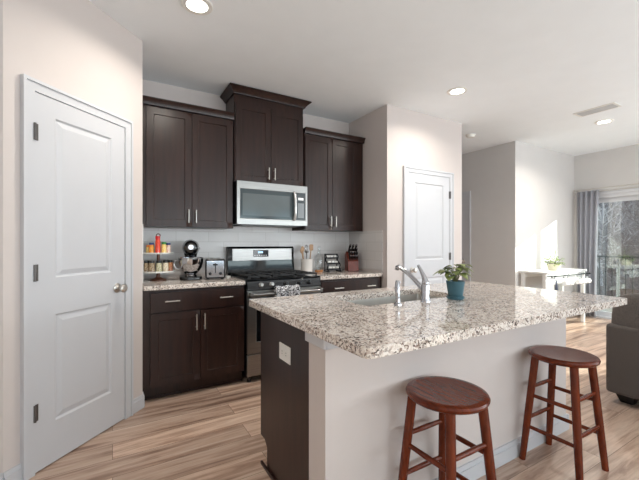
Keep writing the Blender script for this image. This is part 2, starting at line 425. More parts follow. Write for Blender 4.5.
# ------------------------------------------------------------------ interior doors
def door(name, M, w, hinge_left, knob=True):
    """local: wall plane y=0 facing -Y, slab starts x=0; slab .006 proud of wall, casing .018 proud"""
    h = 2.06
    mb = panelled(MB(), 0.003, w - .003, .008, h, .0115, [(.115, w - .115, .238, .842), (.115, w - .115, 1.05, 1.953)], [(.009, .008), (.016, .008), (.042, .001)])
    mb.v = [(x, y - .012, z) for x, y, z in mb.v]
    d = mb.build(name, trim_m); d.matrix_world = M; d['kind'] = 'structure'
    c = MB(); s = .064
    for (a, b, z0, z1) in ((-s, -.001, 0, h + s), (w + .001, w + s, 0, h + s), (-.001, w + .001, h + .002, h + s)):
        c.box(a, b, -.018, -.0005, z0, z1)
    c.box(-s, -s + .016, -.026, -.018, 0, h + s); c.box(w + s - .016, w + s, -.026, -.018, 0, h + s); c.box(-s + .016, w + s - .016, -.026, -.018, h + s - .016, h + s)
    c.build('door_frame', trim_m, d, weld=False)
    xh = -.004 if hinge_left else w + .004
    for z in (.33, 1.085, 1.845):
        hg = MB(); hg.tube([(xh, -.021, z - .045), (xh, -.021, z + .045)], .0065, 10)
        hg.box(min(xh, xh + (.022 if hinge_left else -.022)), max(xh, xh + (.022 if hinge_left else -.022)), -.0150, -.0125, z - .045, z + .045)
        hg.build('hinge', pewter, d, smooth=True)
    if knob:
        xk = w - .066 if hinge_left else .066
        Mk = Matrix.Translation((xk, -.012, .937)) @ Matrix.Rotation(R(90), 4, 'X')
        kb = MB().lathe([(.032, 0), (.032, .004), (.026, .010), (.013, .014), (.011, .028), (.014, .034), (.024, .040), (.029, .050), (.028, .060), (.020, .067), (.0, .069)], 24, M=Mk, cap=False)
        kb.build('door_knob', nickel, d, smooth=True)
    return d
door('door_1', Matrix.Translation((AX, AY, 0)) @ Matrix.Rotation(R(45), 4, 'Z') @ Matrix.Translation((.143, 0, 0)), .616, True)
door('door_2', Matrix.Translation((2.902, CY, 0)), .716, False)
door('door_3', Matrix.Translation((XH, 4.54, 0)) @ Matrix.Rotation(R(-90), 4, 'Z'), .70, True)

# ------------------------------------------------------------------ tiles
mb = MB(); mb.box(XL, XR, BW - .008, BW - .0005, .94, 1.392); mb.box(XR - .008, XR - .0005, 3.01, BW - .008, .94, 1.392)
mb.box(XL + 0.0005, XL + .008, 3.01, BW - .008, .94, 1.392)
mb.box(1.02, 1.785, BW - .008, BW - .0005, 1.392, 1.43)
struct(mb.build('wall_backsplash', tile_m, weld=False))

# ------------------------------------------------------------------ cabinets
SHK = [(.0025, .007), (.0026, .007)]
def pull(parent, x, y, z, vertical=True, L=.13, name='bar_pull'):
    mb = MB(); r = .0055
    d = Vector((0, 0, 1)) if vertical else Vector((1, 0, 0)); c_ = Vector((x, y - .032, z))
    mb.tube([c_ - d * L / 2, c_ + d * L / 2], r, 10)
    for s in (-1, 1):
        p = c_ + d * s * L * .34; mb.tube([p, p + Vector((0, .032, 0))], .0042, 8)
    return mb.build(name, nickel, parent, smooth=True)
def shaker(name, x0, x1, z0, z1, yf, parent, rail=.058, flat=False):
    mb = MB()
    if flat: mb.box(x0, x1, 0, .019, z0, z1)
    else: panelled(mb, x0, x1, z0, z1, .019, [(x0 + rail, x1 - rail, z0 + rail, z1 - rail)], [(.002, .008)])
    mb.v = [(x, y + yf - .019, z) for x, y, z in mb.v]
    return mb.build(name, cab, parent, bevel=.0012, seg=1)
YB = 3.03           # base cabinet box front
YU = 3.365          # wall cabinet box front
def base_cab(label, x0, x1, fx0, fx1, pulls_x, group):
    t = thing('base_cabinet', label, 'cabinet', (x0, YB, 0), 0, group); o = lambda v: v - x0
    b = MB(); b.box(0, o(x1), 0, BW - YB - .001, .11, .874); b.build('cabinet_body', cab, t)
    MB().box(0, o(x1), .065, BW - YB - .001, 0.0005, .11).build('toe_kick', cab, t)
    MB().box(0, o(x1), .053, .0645, 0.0005, .018).build('shoe_molding', cab, t, bevel=.004)
    g = .003
    dr = shaker('drawer_front', o(fx0), o(fx1), .70, .855, -.0005, t, flat=True)
    for px in pulls_x: pull(dr, o(px), -.0195, .785, False, .11)
    mid = (fx0 + fx1) / 2
    for a, b_, s in ((fx0, mid - g, -1), (mid + g, fx1, 1)):
        dd = shaker('cabinet_door', o(a), o(b_), .118, .69, -.0005, t)
        pull(dd, o(b_ - .03 if s < 0 else a + .03), -.0195, .60, True)
    return t
base_cab('dark espresso base cabinet left of the range, below stand mixer and toaster', .2, 1.012, .253, 1.002, (.41, .84), 'base cabinets')
base_cab('dark espresso base cabinet right of the range, partly hidden behind the island', 1.79, 2.60, 1.802, 2.56, (2.0, 2.42), 'base cabinets')

def wall_cab(label, x0, x1, z0, z1, fx0, fx1, crown_proj, crown_z, frieze=0.0, sides=(False, False), pz=None):
    t = thing('wall_cabinet', label, 'cabinet', (x0, YU, z0), 0, 'wall cabinets'); o = lambda v: v - x0
    top = crown_z[1] if frieze else z1
    MB().box(0, o(x1), 0, BW - YU - .009, 0, crown_z[0] - z0 + .005).build('cabinet_body', cab, t, bevel=.001, seg=1)
    mid = (fx0 + fx1) / 2; g = .0025
    for a, b_, s in ((fx0, mid - g, -1), (mid + g, fx1, 1)):
        dd = shaker('cabinet_door', o(a), o(b_), .008, z1 - z0 - .012, -.0005, t)
        pull(dd, o(b_ - .03 if s < 0 else a + .03), -.0195, .10, True, .12)
    # crown: profile swept round the front and the exposed sides
    P = crown_proj; h = crown_z[1] - crown_z[0]
    prof = [(0.0, 0), (.012, 0), (.014, h * .12), (P * .55, h * .5), (P * .92, h * .8), (P, h * .84), (P, h), (0, h)]
    zz = crown_z[0] - z0; yb = BW - YU - .009; xe = o(x1)
    def path(p):
        a = []
        yf = -.0195
        if sides[0]: a += [(-p, yb), (-p, yf - p)]
        else: a += [(0, yf - p)]
        if sides[1]: a += [(xe + p, yf - p), (xe + p, yb)]
        else: a += [(xe, yf - p)]
        return a
    mb = MB(); rows = [[(x, y, zz + z) for x, y in path(p)] for p, z in prof]; n = len(rows[0]); vs = [v for r_ in rows for v in r_]; fs = []
    m = len(rows)
    for i in range(m):
        for k in range(n - 1):
            a = i * n + k; b = ((i + 1) % m) * n + k; fs.append((a, a + 1, b + 1, b))
    fs.append(tuple(i * n for i in range(m))); fs.append(tuple(i * n + n - 1 for i in range(m)))
    mb.add(vs, fs); mb.box(0.001, xe - .001, -.019, yb, zz + .001, zz + h - .001)
    mb.build('crown_molding', cab, t, smooth=True)
    return t
wall_cab('dark two-door wall cabinet left of the microwave, above the mixer and toaster', .2, 1.012, 1.39, 2.44, .25, 1.0, .035, (2.44, 2.50))
wall_cab('taller dark wall cabinet above the microwave, its crown reaching the ceiling', 1.02, 1.782, 1.852, 2.635, 1.03, 1.772, .062, (2.705, 2.768), .07, (True, True))
wall_cab('dark two-door wall cabinet right of the microwave, beside the closet wall', 1.79, 2.594, 1.39, 2.44, 1.80, 2.50, .035, (2.44, 2.50))

# ------------------------------------------------------------------ worktops
def slab(name, outline, hole, z0, z1, mat, bevel=.004):
    bm = bmesh.new()
    def loop(pts):
        vs = [bm.verts.new((x, y, z1)) for x, y in pts]; return [bm.edges.new((vs[i], vs[(i + 1) % len(vs)])) for i in range(len(vs))]
    e = loop(outline)
    if hole: e += loop(hole)
    bmesh.ops.triangle_fill(bm, use_beauty=True, use_dissolve=False, edges=e)
    r = bmesh.ops.extrude_face_region(bm, geom=list(bm.faces))
    for v in [g for g in r['geom'] if isinstance(g, bmesh.types.BMVert)]: v.co.z = z0
    bmesh.ops.recalc_face_normals(bm, faces=bm.faces)
    me = bpy.data.meshes.new(name); bm.to_mesh(me); bm.free(); me.materials.append(mat)
    me.polygons.foreach_set('use_smooth', [True] * len(me.polygons)); me.set_sharp_from_angle(angle=R(35))
    o = bpy.data.objects.new(name, me); C.objects.link(o)
    if bevel:
        b = o.modifiers.new('bevel', 'BEVEL'); b.width = bevel; b.segments = 2; b.limit_method = 'ANGLE'; b.angle_limit = R(50)
    return o
ZT = .914; ZB = .877
YCF = 3.0
tag(slab('countertop', [(XL + .009, YCF), (1.014, YCF), (1.014, BW - .01), (XL + .009, BW - .01)], None, ZB, ZT, granite), 'speckled granite countertop left of the range, under the mixer and toaster', 'countertop')
tag(slab('countertop', [(1.786, YCF), (XR - .01, YCF), (XR - .01, BW - .01), (1.786, BW - .01)], None, ZB, ZT, granite), 'speckled granite countertop right of the range, under the knife block', 'countertop')
IX0, IX1, IY0, IY1 = .688, 2.69, .868, 1.99
SX0, SX1, SY0, SY1 = 1.15, 1.92, 1.46, 1.832
isl_top = slab('island_countertop', rounded(IX0, IX1, IY0, IY1, (.035, .035, .02, .02)), rounded(SX0, SX1, SY0, SY1, .014)[::-1], ZB, ZT, granite)
tag(isl_top, 'large speckled granite countertop on the kitchen island with sink cut-out', 'countertop')

# ------------------------------------------------------------------ island
isl = thing('kitchen_island', 'kitchen island with beige seating side and dark cabinet end panel', 'kitchen island', (.72, 1.18, 0))
ex, w, d0 = IX0 + .022, 1.92, .15
ox, oy = .72, 1.18
mb = MB(); mb.box(.005, 2.62 - ox, 0, .135, 0.0005, ZB - .001); mb.build('pony_wall', wall_m, isl)
mb = MB(); mb.box(.005, 2.62 - ox, -.012, 0, ZB - .05, ZB - .001)
mb.box(-.010, .005, -.012, .145, ZB - .05, ZB - .001); 
mb.build('cap_trim', trim_m, isl, bevel=.003, seg=1)
mb = MB(); mb.box(.005, 2.62 - ox, -.014, -.0002, 0.0005, .075); mb.box(.005, 2.62 - ox, -.009, -.0002, .075, .1); mb.box(2.62 - ox, 2.634 - ox, -.014, .135, 0.0005, .1)
mb.build('baseboard', trim_m, isl, weld=False)
yk = 1.90 - oy
mb = MB(); mb.box(.03, 2.60 - ox, .136, yk - .02, .13, ZB - .22); 
mb.box(.03, SX0 - ox - .05, .136, yk - .02, ZB - .22, ZB - .001); mb.box(SX1 - ox + .05, 2.60 - ox, .136, yk - .02, ZB - .22, ZB - .001)
mb.box(.03, 2.60 - ox, .136, yk - .1, 0.0005, .13)
mb.build('cabinet_body', cab, isl, weld=False)
mb = MB(); mb.prism([(.136, .0005), (yk - .095, .0005), (yk - .095, .12), (yk - .06, .15), (yk, .15), (yk, ZB - .001), (.136, ZB - .001)], 0, .014,
                    Matrix(((0, 0, 1, .012), (1, 0, 0, 0), (0, 1, 0, 0), (0, 0, 0, 1))))
mb.build('end_panel', cab, isl, bevel=.001, seg=1)
mb = MB(); mb.box(-.002, .0115, .137, yk - .03, 0.0005, .02); mb.build('shoe_molding', cab, isl, bevel=.004)
for i in range(4):
    x0 = .04 + i * .465; dd = MB(); panelled(dd, x0, x0 + .455, .16, .86, .019, [(x0 + .058, x0 + .397, .218, .80)], [(.002, .008)])
    dd.v = [(x0 * 2 + .455 - x, yk + .0 - y, z) for x, y, z in dd.v]; dr = dd.build('cabinet_door', cab, isl)
ol = thing('wall_outlet', 'white horizontal electrical outlet on the dark island end panel', 'outlet', (.7315, 1.568, .705))
mb = MB(); mb.prism([(-.062, -.041), (.062, -.041), (.062, .041), (-.062, .041)], 0, .005, Matrix(((0, 0, -1, 0), (1, 0, 0, 0), (0, 1, 0, 0), (0, 0, 0, 1))))
mb.build('cover_plate', white_pl, ol, bevel=.0015)
for s in (-1, 1):
    m = MB(); m.prism(rounded(-.014 + s * .022, .014 + s * .022, -.016, .016, .006), 0, .0025, Matrix(((0, 0, -1, -.005), (1, 0, 0, 0), (0, 1, 0, 0), (0, 0, 0, 1))))
    rc = m.build('receptacle', white_pl, ol)
    m = MB(); 
    for zz in (-.006, .006): m.box(-.0082, -.0076, s * .022 - .005, s * .022 + .003, zz - .001, zz + .001)
    m.build('slot', black_pl, rc)

# sink
sk = thing('kitchen_sink', 'stainless steel undermount sink set in the island countertop', 'sink', ((SX0 + SX1) / 2, (SY0 + SY1) / 2, ZB - .2))
hx, hy = (SX1 - SX0) / 2 + .003, (SY1 - SY0) / 2 + .003
mb = MB(); outer = rounded(-hx, hx, -hy, hy, .016); inner = rounded(-hx + .008, hx - .008, -hy + .008, hy - .008, .03); n = len(outer)
fl = rounded(-hx - .012, hx + .012, -hy - .012, hy + .012, .028)
vs = [(x, y, .199) for x, y in fl] + [(x, y, .199) for x, y in outer] + [(x, y, .012) for x, y in inner] + [(x * .95, y * .93, 0.004) for x, y in inner]
fs = [(k + j * n, (k + 1) % n + j * n, (k + 1) % n + (j + 1) * n, k + (j + 1) * n) for j in range(3) for k in range(n)] + [tuple(range(3 * n, 4 * n))]
mb.add(vs, fs); mb.build('basin', plain('satin_steel', (206, 204, 200), .42, metal=.85, var=.04), sk, smooth=True)
MB().lathe([(.045, .006), (.04, .009), (.028, .006), (.0, .005)], 24, cap=False).build('drain', chrome, sk, smooth=True)

# faucet
fc = thing('kitchen_faucet', 'chrome single-handle kitchen faucet beside the sink on the island', 'faucet', (1.525, 1.40, ZT))
MB().lathe([(.028, 0.0003), (.028, .006), (.024, .012), (.022, .02), (.0225, .09), (.020, .1), (.0, .1)], 28, cap=False).build('faucet_body', chrome, fc, smooth=True)
pts = []
for k in range(13):
    t = k / 12; pts.append((-.005 * t, .01 + .20 * t, .062 + .125 * t - .0 * t * t + .012 * math.sin(math.pi * t)))
pts += [(-.005, .222, .182), (-.005, .228, .168)]
MB().tube(pts, [.013] * 10 + [.012, .012, .0125, .0135, .0135], 14).build('spout', chrome, fc, smooth=True)
hm = MB(); hm.sphere((0, 0, .105), (.021, .021, .022)); hm.tube([(0, 0, .11), (-.002, .012, .145), (-.006, .03, .178), (-.010, .045, .205)], [.018, .0125, .009, .0075], 12)
hm.build('lever_handle', chrome, fc, smooth=True)
sp = thing('side_sprayer', 'small chrome side sprayer standing left of the faucet', 'sprayer', (1.315, 1.40, ZT))
MB().lathe([(.022, .0003), (.021, .008), (.014, .014), (.0135, .035), (0, .035)], 20, cap=False).build('sprayer_base', chrome, sp, smooth=True)
MB().tube([(0, 0, .03), (0, 0, .06), (0, .003, .085), (.003, .008, .105), (.012, .014, .120), (.024, .016, .118)], [.0105, .013, .0135, .013, .0125, .011], 14).build('spray_head', chrome, sp, smooth=True)

# ------------------------------------------------------------------ range
rg = thing('gas_range', 'stainless and black gas range between the dark base cabinets', 'range', (1.02, YCF, 0))
RW = .762; x0r, x1r = .004, RW - .004; RD = BW - YCF - .012
MB().box(x0r, x1r, .012, RD, .05, .905).build('range_body', black_pl, rg, bevel=.003)
mt = MB(); mt.box(0.002, RW - .002, -.005, RD - .05, .905, .922); mt.build('cooktop', black_gl, rg, bevel=.004)
# control fascia
mb = MB(); mb.prism([(-.022, .828), (.011, .828), (.011, .904), (-.006, .904)], x0r, x1r, Matrix(((0, 0, 1, 0), (1, 0, 0, 0), (0, 1, 0, 0), (0, 0, 0, 1))))
fas = mb.build('control_fascia', black_gl, rg, bevel=.002)
for kx in (.133, .235, .381, .527, .629):
    Mk = Matrix.Translation((kx, -.014, .868)) @ Matrix.Rotation(R(78), 4, 'X')
    MB().lathe([(.022, 0.0), (.022, .004), (.017, .008), (.0165, .026), (.014, .030), (0, .030)], 20, M=Mk, cap=False).build('burner_knob', steel if kx < .3 else black_pl, fas, smooth=True)
# oven door
od = MB(); panelled(od, x0r, x1r, .262, .82, .03, [(.085, RW - .085, .36, .70)], [(.003, .004)]); od.v = [(x, y - .02, z) for x, y, z in od.v]
odo = od.build('oven_door', steel, rg, bevel=.003)
MB().box(.088, RW - .088, -.0175, -.0162, .363, .697).build('oven_window', black_gl, odo)
MB().tube([(.03, -.066, .79), (RW - .03, -.066, .79)], .0135, 16).build('oven_handle', steel, odo, smooth=True)
for xx in (.03, RW - .03): MB().box(xx - .016, xx + .016, -.08, -.0202, .772, .812).build('handle_bracket', steel, odo, bevel=.004)
MB().box(x0r, x1r, -.018, .011, .06, .252).build('storage_drawer', steel, rg, bevel=.004)
for xx in (.04, RW - .04):
    for yy in (.04, RD - .06): MB().lathe([(.018, 0.0003), (.018, .02), (.01, .022), (.01, .052)], 12, c=(xx, yy, 0)).build('leveling_foot', black_pl, rg)
# backguard
yb0, yb1 = RD - .06, RD
mb = MB(); mb.prism([(yb0 - .02, .922), (yb1, .922), (yb1, 1.21), (yb0 + .012, 1.21), (yb0, 1.19), (yb0, 1.05)], 0.0, RW, Matrix(((0, 0, 1, 0), (1, 0, 0, 0), (0, 1, 0, 0), (0, 0, 0, 1))))
bg = mb.build('backguard', black_gl, rg, bevel=.006)
MB().box(.05, RW - .03, yb0 - .004, yb0 - .0003, 1.06, 1.188).build('control_panel', steel, bg, bevel=.002)
MB().box(.275, .45, yb0 - .006, yb0 - .0042, 1.10, 1.172).build('oven_clock', black_gl, bg)
MB().box(.33, .385, yb0 - .0072, yb0 - .0062, 1.140, 1.158).build('clock_display', display_m, bg)
kk = MB()
for i in range(6): kk.box(.287 + i * .026, .301 + i * .026, yb0 - .0072, yb0 - .0062, 1.112, 1.118)
kk.build('touch_keys', keys_m, bg)
# grates and burners
for gx in (.02, .265, .51):
    g = MB(); a, b = gx, gx + .232; y0, y1 = .03, .54; z = .950
    for xx in (a, b - .010): g.box(xx, xx + .010, y0, y1, z - .012, z)
    for yy in (y0, (y0 + y1) / 2 - .005, y1 - .010): g.box(a, b, yy, yy + .010, z - .012, z)
    for yy in (.155, .41):
        g.box((a + b) / 2 - .005, (a + b) / 2 + .005, yy - .10, yy + .10, z - .010, z + .003); g.box(a, b, yy - .005, yy + .005, z - .010, z + .003)
    for xx in (a, b - .012):
        for yy in (y0, y1 - .012): g.box(xx, xx + .012, yy, yy + .012, .9222, z - .01)
    g.build('burner_grate', black_iron, rg, weld=False)
for bx, by in ((.136, .155), (.136, .41), (.381, .28), (.626, .155), (.626, .41)):
    MB().lathe([(.045, .9222), (.045, .928), (.036, .930), (.036, .937), (0, .938)], 20, c=(bx, by, 0), cap=False).build('burner_cap', black_iron, rg, smooth=True)

# towel over the oven handle
tw = MB(); nx, ny = 34, 26; vs = []; fs = []
for j in range(ny + 1):
    s = j / ny
    for i in range(nx + 1):
        u = i / nx; xx = (u - .5) * .25
        if s < .45: yy = -.024 - .010 * math.sin(u * 21 + 1); z = -.26 + s / .45 * .27
        elif s <= .55:
            a = (s - .45) / .1 * math.pi; yy = -.026 * math.cos(a); z = .01 + .045 * math.sin(a) ** .7
        else: yy = .022 + .003 * math.sin(u * 19); z = .01 - (s - .55) / .45 * .20
        w_ = 1 - .18 * (s > .3 and s < .7)
        vs.append((xx * (1 + .05 * math.sin(s * 9)), yy - .004 * math.sin(u * 32) * (1 if yy < 0 else 0), z + .004 * math.sin(u * 14 + .5) * (.4 < s < .6)))
for j in range(ny):
    for i in range(nx):
        a = j * (nx + 1) + i; fs.append((a, a + 1, a + nx + 2, a + nx + 1))
tw.add(vs, fs); o = tw.build('kitchen_towel', towel_m, smooth=True, solid=.006, loc=(1.385, YCF - .066, .797))
tag(o, 'black and white patterned towel hanging over the oven handle', 'towel')

# ------------------------------------------------------------------ microwave
mw = thing('microwave', 'stainless over-the-range microwave with dark glass door', 'microwave', (1.021, 3.30, 1.43))
MB().box(.003, .757, 0.001, BW - 3.30 - .01, .002, .416).build('microwave_body', black_pl, mw, bevel=.002)
fd = MB(); panelled(fd, 0, .762, 0.0, .416, .03, [(.03, .742, .055, .345)], [(.001, .003)]); fd.v = [(x, y - .03, z) for x, y, z in fd.v]
fdo = fd.build('microwave_front', steel, mw, bevel=.002)
dark_glass = plain('smoked_glass', (62, 72, 76), 0.08, var=.05)
grey_glass = plain('microwave_window', (104, 112, 114), 0.07, metal=.35, var=.04)
MB().box(.032, .60, -.0292, -.0272, .058, .342).build('door_glass', dark_glass, mw)
MB().box(.055, .555, -.0306, -.0294, .085, .300).build('window', grey_glass, mw)
MB().box(.602, .740, -.0292, -.0272, .058, .342).build('control_panel', plain('control_panel_grey', (70, 76, 80), .2, var=.05), mw)
kk = MB(); kk.box(.655, .715, -.0302, -.0294, .268, .292); kk.build('clock_display', keys_m, mw)
kk = MB()
kk.box(.650, .722, -.0297, -.0293, .08, .235)
for i in range(3):
    for j in range(5): kk.box(.657 + i * .022, .669 + i * .022, -.0300, -.0294, .09 + j * .03, .098 + j * .03)
kk.build('keypad', plain('keypad_print', (140, 146, 150), .4), mw)
MB().tube([(.605, -.034, .345), (.606, -.052, .325), (.608, -.060, .27), (.608, -.062, .2), (.608, -.060, .13), (.606, -.052, .075), (.605, -.034, .055)], .0135, 14).build('door_handle', plain('bright_handle', (228, 228, 228), .25, metal=.7), mw, smooth=True)
MB().box(.06, .70, -.0, .30, -.010, .0015).build('grease_filter', black_pl, mw)

# ------------------------------------------------------------------ stools
def make_stool(label, loc, group):
    t = thing('bar_stool', label, 'stool', (loc[0], loc[1], 0), 0, group); r = .168; h = .625
    MB().lathe([(0, h - .034), (r - .03, h - .034), (r - .012, h - .030), (r - .002, h - .020), (r, h - .012), (r - .004, h - .004), (r - .014, h), (r - .03, h - .0015), (r * .5, h - .005), (0, h - .006)], 56, cap=False).build('seat', stool_wood, t, smooth=True)
    a0, a1 = .098, .145; L = {}
    zt = h - .034
    def at(sx, sy, z):
        k = (zt - z) / zt; v = a0 + (a1 - a0) * k; return Vector((sx * v, sy * v, z))
    for sx in (-1, 1):
        for sy in (-1, 1):
            MB().tube([at(sx, sy, 0.0), at(sx, sy, .25), at(sx, sy, zt + .004)], [.0165, .0195, .020], 18).build('leg', stool_wood, t, smooth=True)
    for z in (.195, .375):
        for s in (-1, 1):
            MB().tube([at(s, -1, z), (at(s, -1, z) + at(s, 1, z)) / 2, at(s, 1, z)], [.0095, .0115, .0095], 12).build('rung', stool_wood, t, smooth=True)
            MB().tube([at(-1, s, z + .045), (at(-1, s, z + .045) + at(1, s, z + .045)) / 2, at(1, s, z + .045)], [.0095, .0115, .0095], 12).build('rung', stool_wood, t, smooth=True)
    return t
make_stool('round cherry-stained wooden bar stool nearest the camera, at the island corner', (1.215, 1.0), 'bar stools')
make_stool('round cherry-stained wooden bar stool at the far end of the island, near the sofa', (2.185, 1.0), 'bar stools')

# ------------------------------------------------------------------ ceiling fixtures
def downlight(label, x, y, e=9):
    t = thing('recessed_light', label, 'ceiling light', (x, y, CZ), 0, 'recessed ceiling lights')
    MB().lathe([(.066, -.0085), (.094, -.0075), (.098, -.003), (.098, -.0003), (.066, -.0003)], 36, cap=False).build('trim_ring', white_pl, t, smooth=True)
    MB().lathe([(0, -.0060), (.0655, -.0055), (.0655, -.0003), (0, -.0003)], 36, cap=False).build('lens', lamp_m, t)
    d = bpy.data.lights.new('downlight_beam', 'AREA'); d.shape = 'DISK'; d.size = .13; d.energy = e; d.color = (1, .93, .83); d.spread = R(150)
    o = bpy.data.objects.new('downlight_beam', d); C.objects.link(o); o.parent = t; o.location = (0, 0, -.012)
downlight('glowing round recessed ceiling light at the top edge, in front of the left wall cabinets', .469, 2.34)
downlight('glowing round recessed ceiling light in front of the closet door', 2.99, 2.33)
downlight('glowing round recessed ceiling light beside the air vent', 5.33, 1.97, 20)
sm = thing('smoke_detector', 'small round white smoke detector on the hallway ceiling', 'smoke detector', (4.37, 3.18, CZ))
MB().lathe([(0, -.036), (.04, -.036), (.052, -.030), (.056, -.012), (.066, -.010), (.068, -.0003), (0, -.0003)], 32, cap=False).build('housing', white_pl, sm, smooth=True)
vt = thing('air_vent', 'white rectangular air vent in the ceiling beside the far recessed light', 'vent', (4.79, 1.84, CZ))
m = MB()
for a in ((-.10, .10, -.20, -.175), (-.10, .10, .175, .20), (-.10, -.08, -.175, .175), (.08, .10, -.175, .175)): m.box(*a, -.008, -.0005)
m.build('vent_frame', white_pl, vt, weld=False)
m = MB()
for i in range(9):
    xx = -.07 + i * .0175; m.box(-.006, .006, -.175, .175, -.0008, .0008, Matrix.Translation((xx, 0, -.0055)) @ Matrix.Rotation(R(32), 4, 'Y'))
m.build('louvers', plain('vent_louvers', (208, 210, 212), .5), vt)

# ------------------------------------------------------------------ counter items, left
def leafm(name, c1, c2):
    t = NT(name); nz = t.n('ShaderNodeTexNoise', i_Scale=40.0); t.l(t.coord(), nz.inputs['Vector'])
    t.l(t.ramp(nz.outputs['Fac'], [(0.3, lin(c1)), (0.7, lin(c2))]), t.b.inputs['Base Color']); t.b.inputs['Roughness'].default_value = .45
    return t.m
SX, SY = .352, 3.42
st = thing('tiered_stand', 'two-tier white round stand with wooden post holding sprinkle and spice jars', 'stand', (SX, SY, ZT))
wood_br = plain('walnut_turned_wood', (104, 62, 44), .4, var=.25, scale=30)
MB().lathe([(.068, .0005), (.068, .010), (.045, .016), (.018, .030), (.016, .060), (.012, .074), (0, .074)], 28, cap=False).build('stand_base', wood_br, st, smooth=True)
MB().lathe([(0, .0742), (.138, .0742), (.141, .080), (.141, .088), (.136, .088), (.134, .082), (0, .082)], 40, cap=False).build('plate', white_pl, st, smooth=True)
MB().lathe([(.010, .0822), (.012, .10), (.009, .15), (.013, .20), (.012, .236)], 20).build('post', wood_br, st, smooth=True)
MB().lathe([(0, .2362), (.122, .2362), (.126, .242), (.126, .250), (.121, .250), (.119, .244), (0, .244)], 40, cap=False).build('plate', white_pl, st, smooth=True)
fn = MB(); fn.lathe([(.010, .2442), (.009, .31), (.007, .385)], 16); fn.tube([(.016 * math.cos(a), 0, .400 + .016 * math.sin(a)) for a in [2 * math.pi * k / 16 for k in range(17)]], .004, 8)
fn.build('ring_finial', wood_br, st, smooth=True)
def jar(label, x, y, z, content, lid, h, r=.021, group=None):
    t = thing('spice_jar' if group.startswith('spice') else 'sprinkle_jar', label, 'jar', (x, y, z), 0, group)
    MB().lathe([(0, .0005), (r, .0005), (r, h * .72), (r * .8, h * .8), (0, h * .8)], 18, cap=False).build('jar_body', content, t, smooth=True)
    MB().lathe([(0, h * .8), (r * .93, h * .8), (r * .93, h), (0, h)], 18, cap=False).build('lid', lid, t, smooth=True)
def jc(name, c1, c2=None):
    t = NT(name); v = t.n('ShaderNodeTexVoronoi', i_Scale=220.0); t.l(t.coord(), v.inputs['Vector'])
    s = t.n('ShaderNodeSeparateColor'); t.l(v.outputs['Color'], s.inputs[0])
    t.l(t.ramp(s.outputs[0], [(0, lin(c1)), (.55, lin(c2 or c1))], 'CONSTANT'), t.b.inputs['Base Color']); t.b.inputs['Roughness'].default_value = .15; return t.m
red = plain('red_plastic', (206, 32, 28), .3); green = plain('green_plastic', (60, 140, 60), .3); blue = plain('blue_plastic', (30, 60, 120), .3); orange = plain('orange_plastic', (230, 120, 40), .3)
def cols(i): return [jc('orange_sprinkles', (226, 120, 50), (240, 190, 90)), jc('yellow_sprinkles', (232, 190, 80), (250, 230, 170)), jc('red_sprinkles', (214, 50, 40), (240, 90, 60)), jc('pink_sprinkles', (230, 170, 150), (250, 240, 230)), jc('mixed_sprinkles', (90, 160, 90), (240, 230, 200))][i]
top = [(-.060, -.052, 0, blue, 'sprinkle jar with dark blue lid at left on the upper tier', .092), (-.012, -.078, 2, red, 'tall red sprinkle jar at front on the upper tier', .150), (.038, -.066, 1, green, 'sprinkle jar with green lid on the upper tier', .098),
       (.078, -.030, 3, blue, 'sprinkle jar with blue lid at right on the upper tier', .090), (-.078, .002, 1, orange, 'orange-lidded sprinkle jar at the far left of the upper tier', .07), (.0, .062, 4, red, 'sprinkle jar behind the post on the upper tier', .07), (.056, .040, 0, red, 'red-lidded sprinkle jar at the back right of the upper tier', .072)]
for x, y, ci, lid, lb, h in top: jar(lb, SX + x, SY + y, ZT + .244, cols(ci), lid, h, .021, 'sprinkle jars on the upper tier')
sp_c = [jc('pepper_grains', (120, 96, 70), (190, 170, 140)), jc('herb_flakes', (150, 150, 110), (214, 206, 180)), jc('salt_grains', (200, 180, 150), (236, 226, 206)), jc('chili_powder', (150, 80, 50), (200, 150, 110))]
for i, (x, y, lb) in enumerate(((-.058, -.075, 'black-lidded spice jar at front left on the lower tier'), (-.004, -.092, 'black-lidded spice jar at front centre on the lower tier'), (.050, -.080, 'black-lidded spice jar at front right on the lower tier'),
                     (.092, -.035, 'black-lidded spice jar at the right side of the lower tier'), (-.095, -.028, 'black-lidded spice jar at the left side of the lower tier'), (.07, .06, 'black-lidded spice jar at the back of the lower tier'))):
    jar(lb, SX + x, SY + y, ZT + .082, sp_c[i % 4], black_pl, .098, .024, 'spice jars on the lower tier')

# stand mixer
mx = thing('stand_mixer', 'black and chrome stand mixer with steel bowl, left of the toaster', 'mixer', (.625, 3.40, ZT), R(-10))
blk = plain('black_enamel', (14, 14, 16), .12, var=.05, coat=.4)
b = MB(); b.prism(rounded(-.095, .095, -.15, .13, .06, 6), .0005, .032); b.build('mixer_base', blk, mx, bevel=.008, seg=3)
b = MB(); b.tube([(0, .085, .03), (0, .095, .10), (0, .09, .18), (0, .07, .235)], [.055, .045, .048, .06], 20); b.build('pedestal', blk, mx, smooth=True)
hd = MB(); n_ = 22; vs = []
ys = [(-.170, .030), (-.165, .045), (-.15, .056), (-.12, .064), (-.06, .070), (0, .072), (.06, .070), (.11, .058), (.14, .036), (.15, .012)]
hd.lathe([(r_, -y_) for y_, r_ in ys][::-1], 26, M=Matrix.Translation((0, 0, .290)) @ Matrix.Rotation(R(90), 4, 'X'), cap=True)
hdo = hd.build('motor_head', blk, mx, smooth=True)
MB().lathe([(.0725, -.004), (.0745, 0), (.0745, .012), (.0725, .016)], 30, M=Matrix.Translation((0, -.03, .290)) @ Matrix.Rotation(R(90), 4, 'X'), cap=False).build('chrome_band', chrome, mx, smooth=True)
